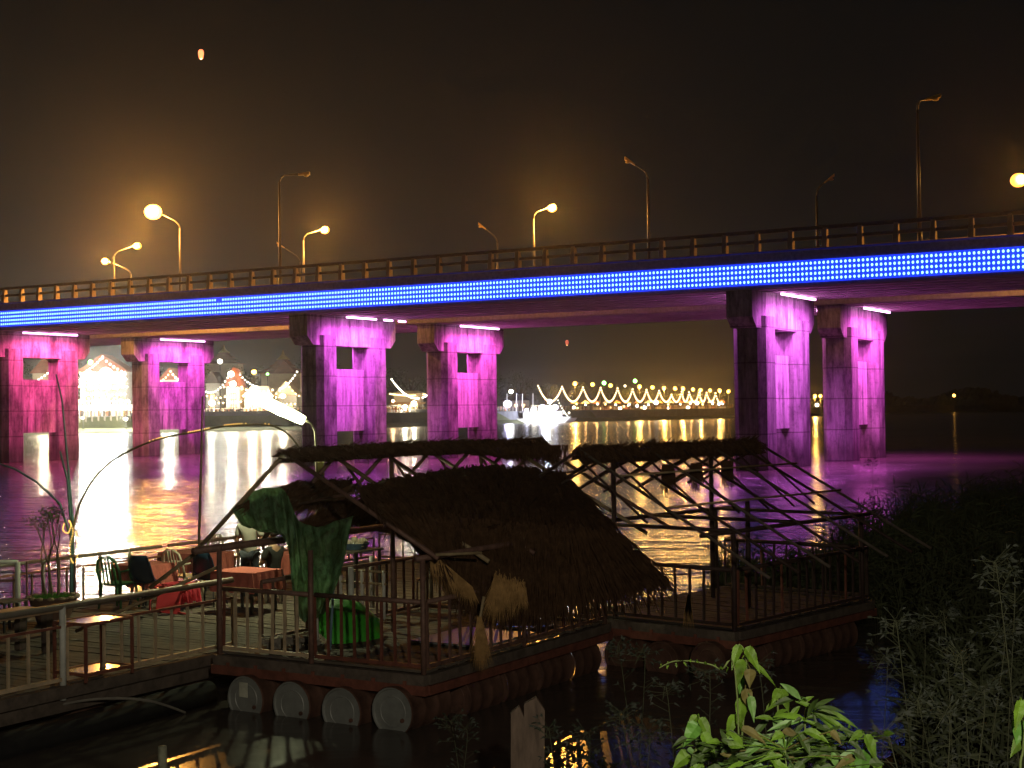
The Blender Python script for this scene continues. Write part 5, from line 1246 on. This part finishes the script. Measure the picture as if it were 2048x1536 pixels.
tag(MB_.tube(mp_, .018, 6).build('mooring_rope', mat('rope', (.22, .2, .17), .9)), 'thin slack mooring rope hanging below the near edge of the platform', 'rope')

# ------------------------------------------------------------------ vegetation
random.seed(23)
reedm = mat('reed_leaf', (.045, .055, .022), .8, var=.4, scale=2); reedd = mat('reed_stem', (.07, .07, .035), .8, var=.3)
mb = MB(); cnt = 0
def reed_clump(x, y, z, h, mb):
    for _ in range(rnd(4, 8).__int__()):
        hh = h * rnd(.6, 1.1); l_ = Vector((rnd(-.22, .22), rnd(-.2, .2), 1)).normalized(); p = Vector((x + rnd(-.15, .15), y + rnd(-.15, .15), z - .1))
        mb.blade(p, l_, (rnd(-.3, .3), -1, .1), hh, rnd(.018, .035), .04, 3)
        for k in range(4):
            f_ = rnd(.3, .95); q = p + l_ * hh * f_; mb.blade(q, Vector((rnd(-1, 1), rnd(-.8, .8), rnd(.2, 1.1))), (0, -1, .4), rnd(.25, .6), rnd(.015, .03), .35, 3)
for _ in range(6500):
    x, y = rnd(3, 30), rnd(13, 58) if _ % 3 else rnd(12, 24); d = shore_d(x, y)
    if d < -.3 or d > 6.5: continue
    zf = F2.p(1.5, 2.2, 0); 
    if (Vector((x, y, 0)) - Vector((zf.x, zf.y, 0))).length < 3.1: continue
    if x / y < .275 and y < 23: continue
    reed_clump(x, y, bank_z(x, y), rnd(1.2, 2.1) * (1 if y > 24 else .62), mb)
for _ in range(330):
    x, y = rnd(4.2, 9.5), rnd(28.5, 33); 
    if x / y < .125 + rnd(0, .05): continue
    reed_clump(x, y, -.2, rnd(.9, 1.7), mb)
tag(mb.build('reeds', reedm), 'dark reed bed along the right river bank', 'reeds', kind='stuff')
# floating weeds between the raft and the stake
mb = MB()
for _ in range(2600):
    x, y = rnd(-2.2, 3.2), rnd(11, 18.5)
    d = shore_d(x, y)
    if d > .3 or d < -2.6 - math.sin(x * 3): continue
    for k in range(3): mb.blade((x + rnd(-.1, .1), y + rnd(-.1, .1), .0), Vector((rnd(-1, 1), rnd(-1, 1), rnd(.1, .8))), (rnd(-.3, .3), rnd(-.6, .2), 1), rnd(.05, .16), rnd(.02, .05), .3, 2)
tag(mb.build('water_weeds', mat('water_weed_leaf', (.02, .028, .01), .7, var=.4, scale=3)), 'dark floating weeds along the water edge', 'weeds', kind='stuff')
# low weeds on the bank
weedm = mat('shaded_weeds', (.009, .013, .005), .8, var=.45, scale=3)  # leaf colour darkened for the dim light away from the lit bush
mb = MB()
for _ in range(9000):
    px = rnd(850, 2200); py = rnd(1250, 1600)
    x, y = rnd(-3, 11), rnd(4, 21); d = shore_d(x, y)
    if d < .05: continue
    if abs(x) / y > .5: continue
    if .185 < x / y < .255 and y > 11: continue
    z = bank_z(x, y); h = rnd(.1, .45) * min(1, .4 + d * .3); p = Vector((x, y, z - .03)); l_ = Vector((rnd(-.5, .5), rnd(-.5, .5), 1)).normalized()
    mb.blade(p, l_, (rnd(-1, 1), -1, 0), h, .008, .1, 2)
    for k in range(7):
        q = p + l_ * h * rnd(.2, 1); mb.blade(q, Vector((rnd(-1, 1), rnd(-1, 1), rnd(-.2, .8))), (rnd(-.3, .3), rnd(-.6, .2), 1), rnd(.04, .12), rnd(.015, .035), .3, 2)
tag(mb.build('weeds', weedm), 'dark low weeds covering the near bank', 'weeds', kind='stuff')
def leaf(mb, p, d_, L, wd, kind='lance', droop=.35, face=None):
    d_ = Vector(d_).normalized(); up = Vector(face or (0, -.5, 1)); sd = d_.cross(up); sd = sd.normalized() if sd.length > .01 else Vector((1, 0, 0)); nn = sd.cross(d_).normalized()
    droop = droop * 1.6 + .1; tw = rnd(-.5, .5)
    prof = [(0, .05), (.12, .55), (.3, .95), (.5, 1), (.7, .75), (.86, .4), (1, .02)] if kind == 'lance' else [(0, .25), (.08, .8), (.25, 1), (.45, .9), (.65, .62), (.85, .25), (1, .02)]
    o = len(mb.v)
    for f_, w_ in prof:
        c_ = p + d_ * L * f_ - Z * droop * L * f_ * f_; hw = wd / 2 * w_
        s2_ = (sd + nn * tw * f_).normalized(); ru = math.sin(f_ * 17) * hw * .10; mb.v += [c_ - s2_ * hw + nn * (hw * .35 + ru), c_, c_ + s2_ * hw + nn * (hw * .35 - ru)]
    for i in range(len(prof) - 1):
        a_ = o + i * 3; mb.f += [(a_, a_ + 1, a_ + 4, a_ + 3), (a_ + 1, a_ + 2, a_ + 5, a_ + 4)]
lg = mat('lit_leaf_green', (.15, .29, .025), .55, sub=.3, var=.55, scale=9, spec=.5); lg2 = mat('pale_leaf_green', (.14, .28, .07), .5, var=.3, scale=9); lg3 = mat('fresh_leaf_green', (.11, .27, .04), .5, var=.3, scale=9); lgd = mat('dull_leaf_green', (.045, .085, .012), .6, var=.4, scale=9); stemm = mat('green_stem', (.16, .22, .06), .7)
brownleaf = mat('brown_leaf', (.14, .12, .03), .7, var=.3, scale=9)
def plant(label, stem_px, Y, leaves, cat='plant', name='leafy_plant', grp=None, m=lg, sr=.006):
    pts = [PY(x, y, Y + dy) for x, y, dy in stem_px]; base = pts[0].copy(); gz_ = bank_z(base.x, base.y)
    if base.z > gz_: pts = [Vector((base.x, base.y, gz_ - .05))] + pts
    t = thing(name, label, cat, pts[0], 0, grp); sp2 = smooth_path(pts, 5)
    MB().tube(sp2, sr, 6, sr * .5).build('stem', stemm, t, True)
    for k, (x, y, dx, dy, L, w_, kind, mm) in enumerate(leaves):
        mb = MB(); p = PY(x, y, Y + rnd(-.06, .06)); s_ = Y / FPX
        near = min(sp2, key=lambda q: (q - p).length)
        if (near - p).length > .01: mb.tube([near, near.lerp(p, .5) + Z * .01, p], .0022, 4)
        leaf(mb, p, Vector((dx, rnd(-.35, .1), -dy)), L * s_, w_ * s_, kind, droop=rnd(.05, .25), face=(rnd(-.35, .35), -1.0, rnd(.5, 1.1)))
        mb.build('leaf', mm or m, t)
    return t
H_, L_ = 'heart', 'lance'
plant('tall climbing shoot with drooping heart leaves rising above the bush', [(1478, 1600, 0), (1482, 1500, 0), (1490, 1400, 0), (1494, 1340, 0), (1488, 1300, 0), (1478, 1288, 0)], 6.4,
      [(1480, 1290, -.5, .9, 42, 20, H_, lg), (1490, 1296, .7, .8, 44, 26, H_, lg), (1484, 1318, -.25, 1, 44, 22, H_, lg), (1498, 1322, .75, .45, 62, 14, L_, lg), (1500, 1338, -.1, 1, 26, 24, H_, brownleaf),
       (1482, 1350, -.1, 1, 40, 16, H_, lg3), (1490, 1378, .2, 1, 34, 26, H_, brownleaf), (1484, 1395, -.1, 1, 46, 26, H_, lg), (1500, 1392, .15, 1, 40, 18, H_, lg2), (1470, 1430, -.5, .9, 40, 22, H_, None)])
plant('heart leaved shoot at the left end of the lit bush', [(1385, 1600, 0), (1392, 1500, 0), (1402, 1460, 0), (1398, 1434, 0)], 5.8,
      [(1396, 1432, -.8, .6, 34, 18, H_, lg), (1400, 1436, .6, 1, 44, 22, H_, lg), (1398, 1448, -.7, .75, 46, 34, H_, lg3), (1404, 1466, .7, 1, 44, 24, H_, lg), (1392, 1500, .9, .4, 40, 40, H_, lg), (1380, 1510, -.9, .4, 40, 34, H_, lg), (1384, 1530, .5, .6, 40, 40, H_, lg)])
ll = []
for cx, cy_, n_, sp0, sp1, Lm in ((1612, 1440, 7, -200, 30, 84), (1628, 1425, 7, -60, 75, 90), (1596, 1405, 5, -220, -10, 60), (1575, 1480, 6, -190, 60, 84), (1545, 1440, 5, -200, 60, 60), (1640, 1490, 7, -70, 120, 84)):
    for i in range(n_):
        an = R(sp0 + (sp1 - sp0) * i / (n_ - 1) + rnd(-8, 8)); ll.append((cx + rnd(-6, 6), cy_ + rnd(-8, 8), math.cos(an), math.sin(an) * .7 + .25, Lm * rnd(.6, 1.15), rnd(9, 15), L_, random.choice([None, lg2, lg, lgd, lgd])))
plant('lance leaved bush catching the light at the bottom right of centre', [(1610, 1620, 0), (1612, 1520, 0), (1610, 1440, 0), (1615, 1400, 0)], 5.9, ll, name='leafy_bush')
plant('small shoot with two hanging leaves above the bush', [(1560, 1500, 0), (1556, 1430, 0), (1556, 1392, 0), (1562, 1378, 0)], 6.3, [(1560, 1378, -.6, .8, 30, 18, H_, None), (1563, 1378, .4, 1, 40, 20, H_, lg), (1556, 1400, -.8, .5, 34, 16, H_, lg)])
plant('drooping leafed shoot right of the lance leaved bush', [(1700, 1620, 0), (1720, 1520, 0), (1735, 1480, 0), (1722, 1465, 0)], 5.7,
      [(1724, 1464, -.9, .3, 34, 16, H_, lg), (1730, 1470, .5, 1, 50, 26, H_, lg), (1728, 1500, -.2, 1, 54, 34, H_, lg3), (1738, 1510, .8, .8, 50, 20, H_, lg), (1716, 1500, -1, .3, 70, 16, L_, lg2), (1712, 1520, -1, .4, 80, 18, L_, lg)])
plant('light green shoot cut by the right edge of the picture', [(2040, 1620, 0), (2046, 1500, 0), (2050, 1440, 0), (2040, 1400, 0)], 5.4,
      [(2042, 1400, -.3, 1, 50, 24, H_, lg), (2046, 1440, -.5, 1, 44, 40, H_, lg3), (2050, 1470, -.9, .6, 44, 30, H_, lg), (2044, 1402, .6, .6, 40, 24, H_, lg)])
ll = []
for i in range(60):
    x = 1440 + rnd(0, 300); y = rnd(1455, 1560); an = R(rnd(-200, 60)); ll.append((x, y, math.cos(an), math.sin(an) * .6 + .4, rnd(25, 60), rnd(9, 22), random.choice([H_, L_]), random.choice([lgd, lgd, lgd, lg, lg, lg3, lg2, lgd, brownleaf])))
plant('low tangle of mixed leaves at the foot of the lit bush', [(1580, 1640, 0), (1575, 1560, 0), (1570, 1500, 0)], 5.4, ll, name='leafy_bush')
ll = []
for i in range(96):
    x = 1370 + rnd(0, 400); y = rnd(1430 + abs(x - 1570) * .18, 1560); an = R(rnd(-220, 60)); ll.append((x, y, math.cos(an), math.sin(an) * .6 + .4, rnd(14, 38), rnd(6, 15), random.choice([H_, L_]), random.choice([lgd, lgd, lgd, lgd, lg, lg2])))
plant('spreading dull green undergrowth of small leaves below the lit bush', [(1570, 1660, .2), (1568, 1580, .2), (1566, 1510, .2)], 5.75, ll, name='leafy_bush')
ll = [(1322 + i * 15, 1330 - 6 * math.sin(i * .5) + rnd(-2, 2), rnd(-.4, .4), rnd(-.8, .8), 9, 4, L_, None) for i in range(10)]
plant('thin bright tendril reaching left from the climbing shoot', [(1475, 1400, 0), (1440, 1340, 0), (1400, 1325, 0), (1350, 1322, 0), (1318, 1336, 0)], 6.3, ll, name='tendril', sr=.0045)
# dark weed stalks: one plant each
def stalk(px, py_top, Y, lean, label, n_=26, grp=None, m=None):
    top = PY(px, py_top, Y); bz = bank_z(top.x, top.y); base = Vector((top.x - lean * .4, top.y, bz - .05)); t = thing('weed_stalk', label, 'weed', base, 0, grp)
    sp2 = smooth_path([base, base.lerp(top, .5) + Vector((-lean * .12, 0, .04)), top, top + Vector((-.05 - lean * .1, 0, -.03))], 6)
    MB().tube(sp2, .0045, 5, .002).build('stem', weedst, t, True); mb = MB(); mb2 = MB()
    for i in range(n_ * 2):
        f_ = rnd(.2, 1) * (len(sp2) - 2); j = int(f_); p = sp2[j].lerp(sp2[j + 1], f_ - j); sd_ = random.choice((-1, 1))
        d_ = Vector((sd_ * rnd(.4, 1), rnd(-.6, .6), rnd(-.2, .9))); q = p + d_.normalized() * rnd(.02, .12); mb.tube([p, q], .0014, 3)
        for _ in range(4): mb2.blade(q, d_ + Vector((rnd(-1, 1), rnd(-1, 1), rnd(-1, 1))) * .7, (0, -1, .3), rnd(.015, .045), rnd(.006, .012), .2, 2)
    mb.build('side_shoots', weedst, t); mb2.build('leaves', m or weedlf, t)
weedst = mat('weed_stem', (.04, .045, .02), .8); weedlf = mat('weed_leaf', (.010, .015, .006), .7, var=.3, scale=9)  # stalk colours kept dark, standing for the weak light around them
ST = [(1795, 1262, 7.6, -.25), (1890, 1245, 8.2, -.1), (1850, 1268, 9.5, .1), (1995, 1150, 7.2, -.3), (2030, 1165, 8.0, .2), (1925, 1330, 7.0, -.1), (1240, 1305, 10.5, -.3), (1290, 1320, 10, .2),
      (1335, 1390, 9, -.2), (1245, 1440, 9.2, -.3), (1180, 1480, 9.5, .2), (1100, 1470, 10, -.2), (905, 1455, 11.2, -.3), (935, 1470, 11.0, .3), (1745, 935, 26, 0), (1760, 1030, 25, .2), (1420, 1360, 8.8, .1), (1775, 1330, 8.4, .2), (1840, 1420, 6.8, -.4), (1970, 1400, 6.6, .3), (1780, 1480, 6.0, -.5), (1520, 1345, 9, -.2), (2010, 1280, 8, .4), (1900, 1450, 6.2, .2), (1300, 1480, 8, .3)]
for i, (px, py, Y, ln) in enumerate(ST):
    z_ = 'right' if px > 1720 else ('middle' if px > 1380 else 'left')
    lb = {'right': 'thin dark weed stalk among the lower right bushes', 'middle': 'thin dark weed stalk beside the lit leafy bush', 'left': 'thin dark weed stalk left of the lit bush'}[z_]
    nn_ = sum(1 for q_ in ST if q_[0] < px and ('right' if q_[0] > 1720 else 'middle' if q_[0] > 1380 else 'left') == z_)
    stalk(px, py, Y, ln, ORD[nn_] + ' from the left, ' + lb, 30, 'weed stalks, ' + z_)

# ------------------------------------------------------------------ haze
hm = bpy.data.materials.new('haze'); hm.use_nodes = True; n = hm.node_tree; n.nodes.remove(n.nodes['Principled BSDF'])
pv = n.nodes.new('ShaderNodeVolumePrincipled'); pv.inputs['Color'].default_value = (.9, .9, .9, 1); pv.inputs['Density'].default_value = .00018
pv.inputs['Anisotropy'].default_value = .88
n.links.new(pv.outputs[0], n.nodes['Material Output'].inputs['Volume'])
tag(MB().box((0, 850, 26), (6000, 2200, 64)).build('haze', hm), kind='stuff')
